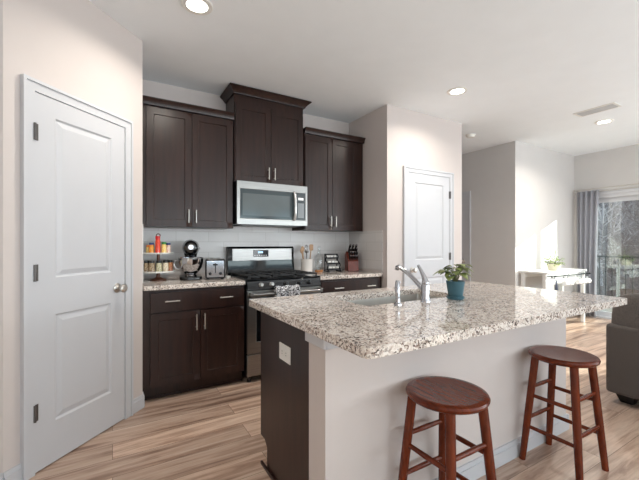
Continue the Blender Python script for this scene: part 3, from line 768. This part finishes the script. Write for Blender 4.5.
MB().lathe([(.0, .022), (.020, .022), (.028, .014), (.030, 0)], 24, M=Matrix.Translation((0, -.158, .296)) @ Matrix.Rotation(R(90), 4, 'X'), cap=False).build('hub_cover', chrome, mx, smooth=True)
MB().tube([(0, -.075, .235), (0, -.075, .16)], [.030, .012], 18).build('beater_shaft', chrome, mx, smooth=True)
MB().lathe([(0, .034), (.050, .034), (.052, .045), (.040, .052), (.070, .075), (.095, .115), (.106, .160), (.108, .198), (.112, .200), (.110, .204), (.103, .200), (.100, .16), (.085, .11), (.05, .07), (0, .065)], 36, c=(0, -.075, 0), cap=False).build('mixing_bowl', chrome, mx, smooth=True)
MB().tube([(-.100, -.09, .175), (-.135, -.095, .178), (-.142, -.096, .14), (-.125, -.094, .105), (-.09, -.09, .10)], .007, 10).build('bowl_handle', chrome, mx, smooth=True)
MB().tube([(.064, .0, .285), (.082, 0, .285)], .010, 12).build('speed_knob', chrome, mx, smooth=True)

# toaster
ts = thing('toaster', 'stainless two-slice toaster with black sides between mixer and range', 'toaster', (.835, 3.36, ZT), R(-12))
b = MB(); b.prism(rounded(-.088, .088, -.13, .13, .02), .012, .185); b.build('toaster_shell', black_pl, ts, bevel=.012, seg=3)
b = MB(); b.box(-.076, .076, -.1335, -.1302, .022, .172); b.build('face_plate', chrome, ts, bevel=.002)
b = MB(); b.box(-.082, .082, -.12, .12, .1845, .189); b.build('top_plate', steel, ts, bevel=.002)
b = MB(); 
for s in (-.032, .032): b.box(s - .014, s + .014, -.10, .10, .1892, .1905)
b.build('bread_slot', black_pl, ts)
b = MB(); b.box(-.004, .004, -.135, -.1337, .06, .15); b.build('lever_slot', black_pl, ts)
b = MB(); b.box(-.020, .020, -.155, -.1352, .130, .144); b.build('lever', black_pl, ts, bevel=.003)
for s in (-1, 1): MB().lathe([(.014, 0), (.014, .008), (.011, .012), (0, .012)], 16, M=Matrix.Translation((s * .045, -.1336, .055)) @ Matrix.Rotation(R(90), 4, 'X'), cap=False).build('browning_dial', black_pl, ts, smooth=True)
for sx in (-1, 1):
    for sy in (-1, 1): MB().lathe([(.012, .0003), (.012, .0125)], 12, c=(sx * .065, sy * .10, 0)).build('foot', black_pl, ts)
o = MB(); pts = [(.93, 3.33, ZT + .005), (.95, 3.40, ZT + .005), (.965, 3.50, ZT + .005), (.93, 3.58, ZT + .005), (.88, 3.62, ZT + .005)]
tag(slab('spoon_rest', rounded(.942, .992, 3.36, 3.46, .02), None, ZT + .0005, ZT + .012, white_pl, .003), 'small white spoon rest on the counter beside the toaster', 'spoon rest')

# ------------------------------------------------------------------ counter items, right
crk = thing('utensil_crock', 'white ceramic utensil crock beside the range', 'crock', (1.885, 3.47, ZT))
MB().lathe([(0, .0005), (.058, .0005), (.064, .008), (.068, .150), (.071, .156), (.065, .156), (.061, .148), (.056, .012), (0, .012)], 32, cap=False).build('crock_body', plain('white_glaze', (232, 226, 220), .2), crk, smooth=True)
wsp = plain('pale_wood', (186, 150, 116), .6, var=.15, scale=30)
def utensil(label, name, x, y, tx, ty, L, mat, head):
    t = thing(name, label, 'utensil', (1.885 + x, 3.47 + y, ZT + .014), 0, 'utensils in the crock')
    e = Vector((tx, ty, L)); MB().tube([(0, 0, 0), e * .8], [.0045, .006], 10).build('handle', mat, t, smooth=True)
    h = MB()
    if head == 'spoon': h.sphere(tuple(e * .9), (.022, .006, .032))
    elif head == 'ladle': h.lathe([(0, -.02), (.02, -.012), (.028, .004), (.026, .004), (.017, -.009), (0, -.016)], 18, c=tuple(e * .88), cap=False)
    elif head == 'spatula': c_ = e * .9; h.prism(rounded(c_.x - .024, c_.x + .024, c_.z - .035, c_.z + .035, .01), c_.y - .003, c_.y + .003, Matrix(((1, 0, 0, 0), (0, 0, 1, 0), (0, 1, 0, 0), (0, 0, 0, 1))))
    else:
        for k in range(5):
            a = math.pi * k / 5; c_ = e * .78
            h.tube([c_ + Vector((.022 * math.sin(q_) * math.cos(a), .022 * math.sin(q_) * math.sin(a), .045 - .045 * math.cos(q_))) for q_ in [2 * math.pi * j / 14 for j in range(15)]], .0013, 5)
    h.build('head', mat, t, smooth=True)
utensil('pale wooden spoon at the left of the white crock', 'wooden_spoon', -.03, 0, -.035, 0, .26, wsp, 'spoon')
utensil('steel ladle leaning in the middle of the white crock', 'ladle', -.005, -.02, -.012, -.012, .255, steel, 'ladle')
utensil('pale wooden spatula at the right of the white crock', 'spatula', .03, .01, .045, .012, .30, wsp, 'spatula')
utensil('wire whisk standing in the white crock', 'whisk', .015, .03, .01, .025, .27, chrome, 'whisk')
utensil('pale slotted spoon at the back of the white crock', 'slotted_spoon', -.01, .03, -.02, .018, .28, wsp, 'spoon')

oilb = thing('glass_bottle', 'tall clear glass bottle with a wooden base between crock and rack', 'bottle', (2.045, 3.47, ZT))
MB().lathe([(0, .0005), (.046, .0005), (.046, .022), (.042, .025), (0, .025)], 28, cap=False).build('wooden_base', plain('amber_wood', (160, 104, 54), .4, var=.2, scale=40), oilb, smooth=True)
MB().lathe([(.0, .0255), (.040, .0255), (.042, .035), (.042, .17), (.034, .195), (.017, .215), (.015, .262), (.018, .268)], 28, cap=False).build('bottle_glass', glass, oilb, smooth=True)
MB().lathe([(.0, .262), (.012, .262), (.012, .275), (.019, .277), (.016, .298), (0, .304)], 20, cap=False).build('stopper', glass, oilb, smooth=True)

rk = thing('wire_rack', 'black scrolled wire rack with white packets between bottle and knife block', 'rack', (2.235, 3.47, ZT), R(-8))
for s in (-1, 1):
    m = MB(); pts = []
    for k in range(33):
        t = k / 32; pts.append((s * .078, .055 - .11 * (1 - t) + .02 * math.sin(t * 4 * math.pi), .008 + .195 * t))
    m.tube(pts, .0065, 10); m.tube([(s * .078, -.07, .006), (s * .078, .07, .006)], .006, 10); m.tube([(s * .078, .06, .006), (s * .078, .06, .20)], .005, 10)
    m.build('scroll_frame', dark_metal, rk, smooth=True)
m = MB()
for z in (.022, .085, .148):
    yy = .055 - .11 * (1 - (z) / .2)
    m.box(-.078, .078, yy - .015, .058, z, z + .005); m.tube([(-.078, yy - .018, z + .014), (.078, yy - .018, z + .014)], .0045, 8)
m.tube([(-.078, .06, .2), (.078, .06, .2)], .006, 8)
m.build('rack_shelf', dark_metal, rk, smooth=True)
for i, z in enumerate((.027, .090, .153)):
    yy = .055 - .11 * (1 - z / .2)
    for jx in (-.045, 0.002, .047):
        w = Vector((jx, max(yy + .012, -.02) + .01, z))
        t = thing('white_packet', ['white packet on the bottom shelf of the black wire rack', 'white packet on the middle shelf of the black wire rack', 'white packet on the top shelf of the black wire rack'][i].replace('packet', 'packet at the ' + ('right' if jx > .02 else 'centre' if jx > -.02 else 'left')), 'packet', (0, 0, 0), 0, ['packets on the bottom rack shelf', 'packets on the middle rack shelf', 'packets on the top rack shelf'][i])
        t.location = Matrix.Translation((2.235, 3.47, ZT)) @ Matrix.Rotation(R(-8), 4, 'Z') @ w
        t.rotation_euler = (0, 0, R(-8))
        MB().box(-.019, .019, -.018, .018, .0008, .034).build('packet_body', white_pl, t, bevel=.006)

kb = thing('knife_block', 'reddish wooden knife block full of black-handled knives by the closet wall', 'knife block', (2.475, 3.42, ZT), R(-22))
kb.scale = (1.18, 1.18, 1.18)
kw = plain('cherry_block_wood', (118, 52, 36), .35, var=.2, scale=25)
m = MB(); m.prism([(-.075, .0005), (.06, .0005), (.06, .10), (-.035, .20), (-.095, .165)], -.055, .055, Matrix(((0, 0, 1, 0), (-1, 0, 0, 0), (0, 1, 0, 0), (0, 0, 0, 1))))
m.build('block_body', kw, kb, bevel=.004)
# slanted top runs from (y=-.065,z=.085) to (y=.02,z=.215) ; handles point forward/up
dn = Vector((0, -.10, .095)).normalized(); al = Vector((0, .095, .10)).normalized(); p0 = Vector((0, -.06, .10))
kn_black = plain('knife_handle_black', (20, 20, 22), .3)
n = 0
for row, (s, cnt, L, w_) in enumerate(((.016, 6, .06, .0065), (.048, 4, .085, .009), (.080, 3, .10, .010), (.115, 3, .115, .011))):
    for i in range(cnt):
        x = (i - (cnt - 1) / 2) * (.094 / cnt); b0 = p0 + al * s + Vector((x, 0, 0)) + dn * .001
        t = thing('kitchen_knife', ['short black-handled steak knife in the bottom row of the block', 'black-handled knife in the second row of the block', 'black-handled knife in the third row of the block', 'long black-handled knife in the top row of the block'][row] + ', ' + ('leftmost', 'second from left', 'third from left', 'fourth from left', 'fifth from left', 'sixth from left')[i], 'knife', (0, 0, 0), 0,
                  ['steak knives in the bottom row of the block', 'knives in the second row of the block', 'knives in the third row of the block', 'long knives in the top row of the block'][row])
        t.matrix_world = Matrix.Translation((2.475, 3.42, ZT)) @ Matrix.Rotation(R(-22), 4, 'Z') @ Matrix.Scale(1.18, 4) @ Matrix.Translation(b0)
        MB().tube([(0, 0, 0), dn * .012], w_ * .9, 8).build('bolster', chrome, t, smooth=True)
        MB().tube([dn * .012, dn * L * .6, dn * L], [w_ * .85, w_, w_ * 1.05], 8).build('handle', kn_black, t, smooth=True)
        MB().tube([dn * L, dn * (L + .006)], w_ * .95, 8).build('end_cap', chrome, t, smooth=True)

# ------------------------------------------------------------------ plants
def leaf(mb, base, direction, up, L, Wd, droop=.35, n=6):
    d = Vector(direction).normalized(); side = d.cross(Vector(up)).normalized(); up = side.cross(d).normalized(); vs = []
    for i in range(n + 1):
        t = i / n; w = Wd * math.sin(math.pi * min(1, t * .92 + .06)) ** .75 * (1.15 - .5 * t)
        if i == n: w = 0.0005
        c = Vector(base) + d * L * t - Vector((0, 0, 1)) * droop * L * t * t
        for s in (-1, 0, 1): vs.append(c + side * s * w + up * (abs(s) * w * .28))
    fs = []
    for i in range(n):
        for s in (0, 1):
            a = i * 3 + s; fs.append((a, a + 1, a + 4, a + 3))
    mb.add(vs, fs)
pp = thing('potted_plant', 'small leafy plant in a teal blue pot on the island countertop', 'plant', (1.745, 1.372, ZT))
teal = plain('teal_glaze', (62, 100, 112), .35, var=.06, scale=20)
MB().lathe([(0, .012), (.036, .012), (.040, .02), (.048, .070), (.053, .106), (.054, .110), (.048, .110), (.046, .100), (0, .096)], 32, cap=False).build('pot', teal, pp, smooth=True)
MB().lathe([(0, .0005), (.042, .0005), (.048, .006), (.050, .020), (.046, .020), (.042, .0115), (0, .0115)], 32, cap=False).build('saucer', teal, pp, smooth=True)
MB().lathe([(0, .1035), (.0455, .0985), (0.0455, .094), (0, .094)], 24, cap=False).build('soil', plain('potting_soil', (58, 44, 34), .95, var=.4, scale=150), pp)
lm = leafm('plant_leaf', (86, 100, 48), (146, 156, 92)); st_m = leafm('plant_stem', (96, 104, 66), (120, 120, 80))
mb = MB(); ms = MB(); rnd = random.Random(5)
for i in range(24):
    a = i * 2.4; rr = .012 + .040 * ((i % 5) / 4); hz = .155 + .04 * rnd.random() - rr * .35 + (.02 if i % 3 == 0 else 0)
    e = Vector((math.cos(a) * rr, math.sin(a) * rr, hz)); b = Vector((math.cos(a) * .008, math.sin(a) * .008, .1))
    ms.tube([b, (b + e) / 2 + Vector((0, 0, .012)), e], .0017, 6)
    leaf(mb, e, (math.cos(a + .3), math.sin(a + .3), .1 + .25 * rnd.random()), (0, 0, 1), .055 + .025 * rnd.random(), .024 + .007 * rnd.random(), .5)
ms.build('stems', st_m, pp, smooth=True); mb.build('foliage', lm, pp, smooth=True, solid=.0008)

# ------------------------------------------------------------------ white cart by the window
CX0, CX1, CY0, CY1, CTZ = 5.26, 6.46, 2.612, 3.0, .835
ct = thing('white_cart', 'white kitchen cart by the window with hooks along its front', 'cart', (CX0, CY0, 0))
L_ = CX1 - CX0; D_ = CY1 - CY0
MB().box(0, L_, 0, D_, CTZ - .03, CTZ).build('cart_top', white_m, ct, bevel=.004)
for xx in (.01, L_ - .055):
    for yy in (.02, D_ - .065): MB().box(xx, xx + .045, yy, yy + .045, 0.0005, CTZ - .0305).build('leg', white_m, ct, bevel=.003)
MB().box(.056, L_ - .056, .03, D_ - .03, .15, .175).build('lower_shelf', white_m, ct, bevel=.002)
MB().box(.056, L_ - .056, .03, .048, CTZ - .19, CTZ - .031).build('front_apron', white_m, ct, bevel=.002)
MB().box(.056, L_ - .056, D_ - .048, D_ - .03, CTZ - .10, CTZ - .031).build('back_apron', white_m, ct, bevel=.002)
m = MB(); zr = CTZ - .06; m.tube([(.05, -.045, zr), (L_ - .03, -.045, zr)], .009, 12)
m.sphere((.045, -.045, zr), .014); m.sphere((L_ - .025, -.045, zr), .014)
for xx in (.07, L_ - .05): m.tube([(xx, -.045, zr), (xx, 0.031, zr)], .007, 8)
m.build('hanging_rail', dark_metal, ct, smooth=True)
hk_x = (.14, .40, .52, .80, .93, 1.06)
for hx_ in hk_x:
    m = MB(); pts = []
    for k in range(9): a = math.pi * (1 - k / 8); pts.append((hx_, -.045 + .012 * math.cos(a), zr + .012 * math.sin(a)))
    pts = pts + [(hx_, -.033, zr - .04)]
    for k in range(1, 8): a = math.pi * k / 8; pts.append((hx_, -.045 + .012 * math.cos(a), zr - .042 - .012 * math.sin(a)))
    m.tube(pts, .003, 8); m.build('rail_hook', dark_metal, ct, smooth=True)
mug_m = plain('white_mug_glaze', (236, 236, 238), .15)
mugp = None
for i, hx_ in enumerate(hk_x[1:]):
    lb = '%s of the five white mugs hanging from the cart rail' % ('leftmost', 'second from left', 'middle', 'second from right', 'rightmost')[i]
    if mugp is None:
        mugp = thing('hanging_mug', lb, 'mug', (CX0 + hx_, CY0 - .060, CTZ - .17), 0, 'white mugs on the cart rail')
        Mm = Matrix.Rotation(R(90), 4, 'Y')
        MB().lathe([(0, -.045), (.034, -.045), (.038, -.038), (.040, .045), (.037, .045), (.034, -.036), (0, -.04)], 22, M=Mm, cap=False).build('mug_body', mug_m, mugp, smooth=True)
        MB().tube([(.025, 0, .036), (.024, 0, .056), (.0, 0, .066), (-.02, 0, .056), (-.022, 0, .036)], .0045, 8).build('mug_handle', mug_m, mugp, smooth=True)
    else:
        c_ = copy_tree(mugp); c_['label'] = lb; c_.location = (CX0 + hx_, CY0 - .060, CTZ - .17)
# towel hanging at the left hook
m = MB(); vs = []; fs = []
for j in range(13):
    for i in range(9):
        u = i / 8 - .5; v = j / 12; vs.append((u * (.03 + .09 * v), .012 * math.sin(i * 2.2) * v, -.26 * v))
for j in range(12):
    for i in range(8): a = j * 9 + i; fs.append((a, a + 1, a + 10, a + 9))
m.add(vs, fs); o = m.build('dish_cloth', fabric('dark_slate_cloth', (70, 74, 88), (96, 100, 116)), smooth=True, solid=.004, loc=(CX0 + .14, CY0 - .058, CTZ - .112)); tag(o, 'slate grey cloth hanging from the left end of the cart rail', 'cloth')
bkm = plain('wicker_brown', (120, 92, 70), .8, var=.3, scale=80)
for i, xx in enumerate((.30, .72)):
    t = thing('storage_basket', ['brown basket at the left on the lower shelf of the white cart', 'brown basket at the right on the lower shelf of the white cart'][i], 'basket', (CX0 + xx, CY0 + .19, .1752), 0, 'baskets on the cart shelf')
    MB().add([(-.13, -.11, 0), (.13, -.11, 0), (.13, .11, 0), (-.13, .11, 0), (-.15, -.13, .17), (.15, -.13, .17), (.15, .13, .17), (-.15, .13, .17), (-.14, -.12, .17), (.14, -.12, .17), (.14, .12, .17), (-.14, .12, .17), (-.12, -.10, .01), (.12, -.10, .01), (.12, .10, .01), (-.12, .10, .01)],
             [(3, 2, 1, 0)] + [(k, (k + 1) % 4, (k + 1) % 4 + 4, k + 4) for k in range(4)] + [(k + 4, (k + 1) % 4 + 4, (k + 1) % 4 + 8, k + 8) for k in range(4)] + [(k + 8, (k + 1) % 4 + 8, (k + 1) % 4 + 12, k + 12) for k in range(4)] + [(12, 13, 14, 15)]).build('basket_body', bkm, t)
p2 = thing('potted_plant', 'bushy green plant in a white pot on the white cart by the window', 'plant', (5.76, 2.76, CTZ))
p2.scale = (.75, .75, .75)
MB().lathe([(0, .0005), (.085, .0005), (.10, .02), (.125, .12), (.13, .135), (.120, .135), (.112, .12), (0, .118)], 32, cap=False).build('pot', plain('cream_pot', (226, 220, 196), .4), p2, smooth=True)
mb = MB(); ms = MB(); rnd = random.Random(3)
for i in range(60):
    a = i * 2.39996; rr = .15 * math.sqrt(rnd.random()); hz = .15 + .16 * rnd.random() - rr * .4
    e = Vector((math.cos(a) * rr, math.sin(a) * rr, hz)); b = Vector((math.cos(a) * .04, math.sin(a) * .04, .118))
    ms.tube([b, e], .002, 5); leaf(mb, e, (math.cos(a), math.sin(a), .3), (0, 0, 1), .06 + .02 * rnd.random(), .022, .6)
for i in range(9):
    a = i * 2.1; e = Vector((math.cos(a) * .09, math.sin(a) * .05, .36 + .10 * rnd.random())); ms.tube([(0, 0, .12), (e.x * .3, e.y * .3, .26), e], .0015, 5)
    for k in range(4): leaf(mb, e - Vector((0, 0, .02 * k)), (math.cos(k * 2 + i), math.sin(k * 2 + i), .6), (0, 0, 1), .025, .008, .3)
ms.build('stems', st_m, p2); mb.build('foliage', leafm('bright_leaf', (104, 134, 62), (168, 186, 110)), p2, smooth=True, solid=.001)

# ------------------------------------------------------------------ curtain, rod
def curtain(label, y0, y1, x, z0, z1, waves):
    nx, nz = 90, 14; vs = []; fs = []
    for j in range(nz + 1):
        v = j / nz
        for i in range(nx + 1):
            u = i / nx; amp = .03 + .012 * v
            y = y0 + (y1 - y0) * u * (1 - .12 * math.sin(v * math.pi * .5)) ; vs.append((x + amp * math.sin(u * waves * 2 * math.pi) , y, z1 - (z1 - z0) * v))
    for j in range(nz):
        for i in range(nx): a = j * (nx + 1) + i; fs.append((a, a + 1, a + nx + 2, a + nx + 1))
    o = MB().add(vs, fs).build('curtain', curtain_m, smooth=True, solid=.003)
    return tag(o, label, 'curtain')
curtain('grey curtain panel bunched at the left side of the patio door', 2.93, 2.62, 6.90, .02, 2.125, 4)
cr = thing('curtain_rod', 'slim silver double curtain rod above the patio door', 'curtain rod', (6.90, 2.0, 2.153))
MB().tube([(0, .96, 0), (0, -1.1, 0)], .009, 12).build('rod', nickel, cr, smooth=True)
MB().tube([(.05, .96, -.045), (.05, -1.1, -.045)], .006, 12).build('rod', nickel, cr, smooth=True)
for yy in (.955, -1.0):
    m = MB(); m.tube([(.0, yy, 0), (.098, yy, -.02)], .006, 8); m.box(.092, .0985, yy - .02, yy + .02, -.06, .03); m.build('bracket', nickel, cr)
for yy in (.97,): MB().sphere((0, yy, 0), .016).build('finial', nickel, cr, smooth=True)

# ------------------------------------------------------------------ sofa
sx, sy1 = 3.355, 1.235
sf = thing('sofa', 'charcoal grey fabric sofa at the right edge, seen from behind', 'sofa', (sx, sy1, 0))
LS = 2.3; black_leg = plain('black_leg_wood', (18, 18, 20), .4)
MB().box(.235, .95, -LS, 0, .075, .30).build('sofa_base', sofa_m, sf, bevel=.02, seg=3)
MB().box(0, .24, -LS, 0, .075, .612).build('back_frame', sofa_m, sf, bevel=.025, seg=3)
for yy in (-.23, -LS): MB().box(.24, .95, yy, yy + .23, .30, .56).build('armrest', sofa_m, sf, bevel=.03, seg=3)
for i in range(2):
    y0 = -.235 - (i + 1) * .92
    MB().box(.30, .97, y0, y0 + .91, .30, .46).build('seat_cushion', sofa_m, sf, bevel=.04, seg=4)
def cushion(c, s, M=None):
    mb = MB(); mb.sphere((0, 0, 0), s, 32, 18, M, e=.42); return mb
for i, yy in enumerate((-.47, -1.40)):
    Mx = Matrix.Translation((.145, yy, .66)) @ Matrix.Rotation(R(12), 4, 'Y')
    mb = MB(); mb.sphere((0, 0, 0), (.13, .46, .20), 40, 22, None, e=.45)
    mb.v = [tuple(Mx @ (Vector(v) + Vector((1, 0, 0)) * .018 * noise.noise(Vector(v) * 7))) for v in mb.v]
    mb.build('back_cushion', sofa_m, sf, smooth=True)
for xx in (.06, .86):
    for yy in (-.17, -LS + .05): MB().add([(xx + .02, yy + .02, 0.0005), (xx + .09, yy + .02, .0005), (xx + .09, yy + .10, .0005), (xx + .02, yy + .10, .0005), (xx, yy, .0755), (xx + .11, yy, .0755), (xx + .11, yy + .13, .0755), (xx, yy + .13, .0755)],
        [(0, 1, 2, 3), (4, 5, 6, 7), (0, 1, 5, 4), (1, 2, 6, 5), (2, 3, 7, 6), (3, 0, 4, 7)]).build('leg', black_leg, sf, bevel=.003)

# ------------------------------------------------------------------ outside
deck_m = plain('deck_boards', (150, 142, 134), .8, var=.15, scale=5)
tag(box('deck', deck_m, XW + .121, 9.6, -3.0, 6.0, -.12, -.02), kind='structure')
ground_m = plain('leaf_litter', (92, 78, 76), .95, var=.35, scale=2.5, bump=.5, bscale=20)
gx = MB(); vs = []; fs = []; nx, ny = 30, 40
for i in range(nx + 1):
    for j in range(ny + 1):
        x = 9.0 + 40 * i / nx; y = -20 + 45 * j / ny; vs.append((x, y, -2.2 + max(0, (x - 14)) * (.12 + .5 * min(1, max(0, (y + 1) / 4))) + .5 * noise.noise(Vector((x * .2, y * .2, 0)))))
for i in range(nx):
    for j in range(ny): a = i * (ny + 1) + j; fs.append((a, a + ny + 1, a + ny + 2, a + 1))
tag(gx.add(vs, fs).build('ground', ground_m, smooth=True), kind='structure')
rl = thing('deck_railing', 'black metal deck railing outside the patio door', 'railing', (9.5, 0, -.02))
MB().box(-.03, .03, -3, 5.9, .95, .99).build('top_rail', black_iron, rl); MB().box(-.02, .02, -3, 5.9, .08, .11).build('bottom_rail', black_iron, rl)
m = MB()
for i in range(75): m.box(-.009, .009, -2.9 + i * .118, -2.882 + i * .118, .11, .95)
tag(m.build('balusters', black_iron, rl), kind='stuff')
for yy in (-2.9, -1.1, .7, 2.5, 4.3): MB().box(-.045, .045, yy - .045, yy + .045, 0.0005, 1.05).build('post', black_iron, rl)

bark = plain('grey_bark', (118, 104, 102), .9, var=.3, scale=8)
bark2 = plain('brown_bark', (92, 72, 70), .9, var=.3, scale=8)
pale = plain('pale_bark', (186, 178, 180), .9, var=.2, scale=8)
def bare_tree(label, x, y, z, H, seed, mat, low=.12):
    rnd = random.Random(seed); mb = MB(); tw = MB()
    def grow(p, d, L, r, lev):
        pts = [p]; dd = d.copy(); n = 4
        for k in range(n):
            dd = (dd + Vector((rnd.uniform(-1, 1), rnd.uniform(-1, 1), rnd.uniform(-.6, .8))) * .16).normalized(); pts.append(pts[-1] + dd * L / n)
        (mb if lev < 2 else tw).tube(pts, [r * (1 - .16 * k) for k in range(n + 1)], 5 if lev < 2 else 3, caps=False)
        if lev >= 4: return
        cnt = (30, 11, 7, 5)[lev]
        for k in range(cnt):
            t = low + (1 - low) * (k + rnd.random()) / cnt if lev == 0 else .15 + .85 * (k + rnd.random()) / cnt
            idx = min(n - 1, int(t * n)); q_ = pts[idx].lerp(pts[idx + 1], t * n - idx)
            a = rnd.uniform(0, 2 * math.pi); u = dd.orthogonal().normalized(); v = dd.cross(u)
            nd = (dd * rnd.uniform(.35, .8) + (u * math.cos(a) + v * math.sin(a)) * rnd.uniform(.6, 1) + Vector((0, 0, .12))).normalized()
            grow(q_, nd, L * (rnd.uniform(.28, .36) if lev == 0 else rnd.uniform(.40, .58)) * (1.1 - .35 * t), r * .5 * (1.05 - .4 * t), lev + 1)
    grow(Vector((0, 0, 0)), Vector((0, 0, 1)), H, H * .008, 0)
    t = thing('bare_tree', label, 'tree', (x, y, z), 0, 'bare trees beyond the deck')
    mb.build('trunk', mat, t, weld=False); tw.build('twigs', mat, t, weld=False)
TR = [(12.9, 3.7, -2.1, 5.6), (16.9, 6.3, -.9, 7), (20.8, 7.2, 1.6, 7), (25.2, 9.0, 4.2, 7), (13.0, 12.5, -2.1, 6.0)]
ML = (bark, pale, bark2)
for i, (x, y, z, H) in enumerate(TR):
    bare_tree('bare leafless %s tree seen through the patio door glass, %s' % (['grey', 'pale', 'brown'][i % 3], ('nearest the railing', 'second behind the railing', 'third up the slope', 'farthest up the slope', 'at the far left')[i]), x, y, z, H, 11 + i, ML[i % 3], .10)
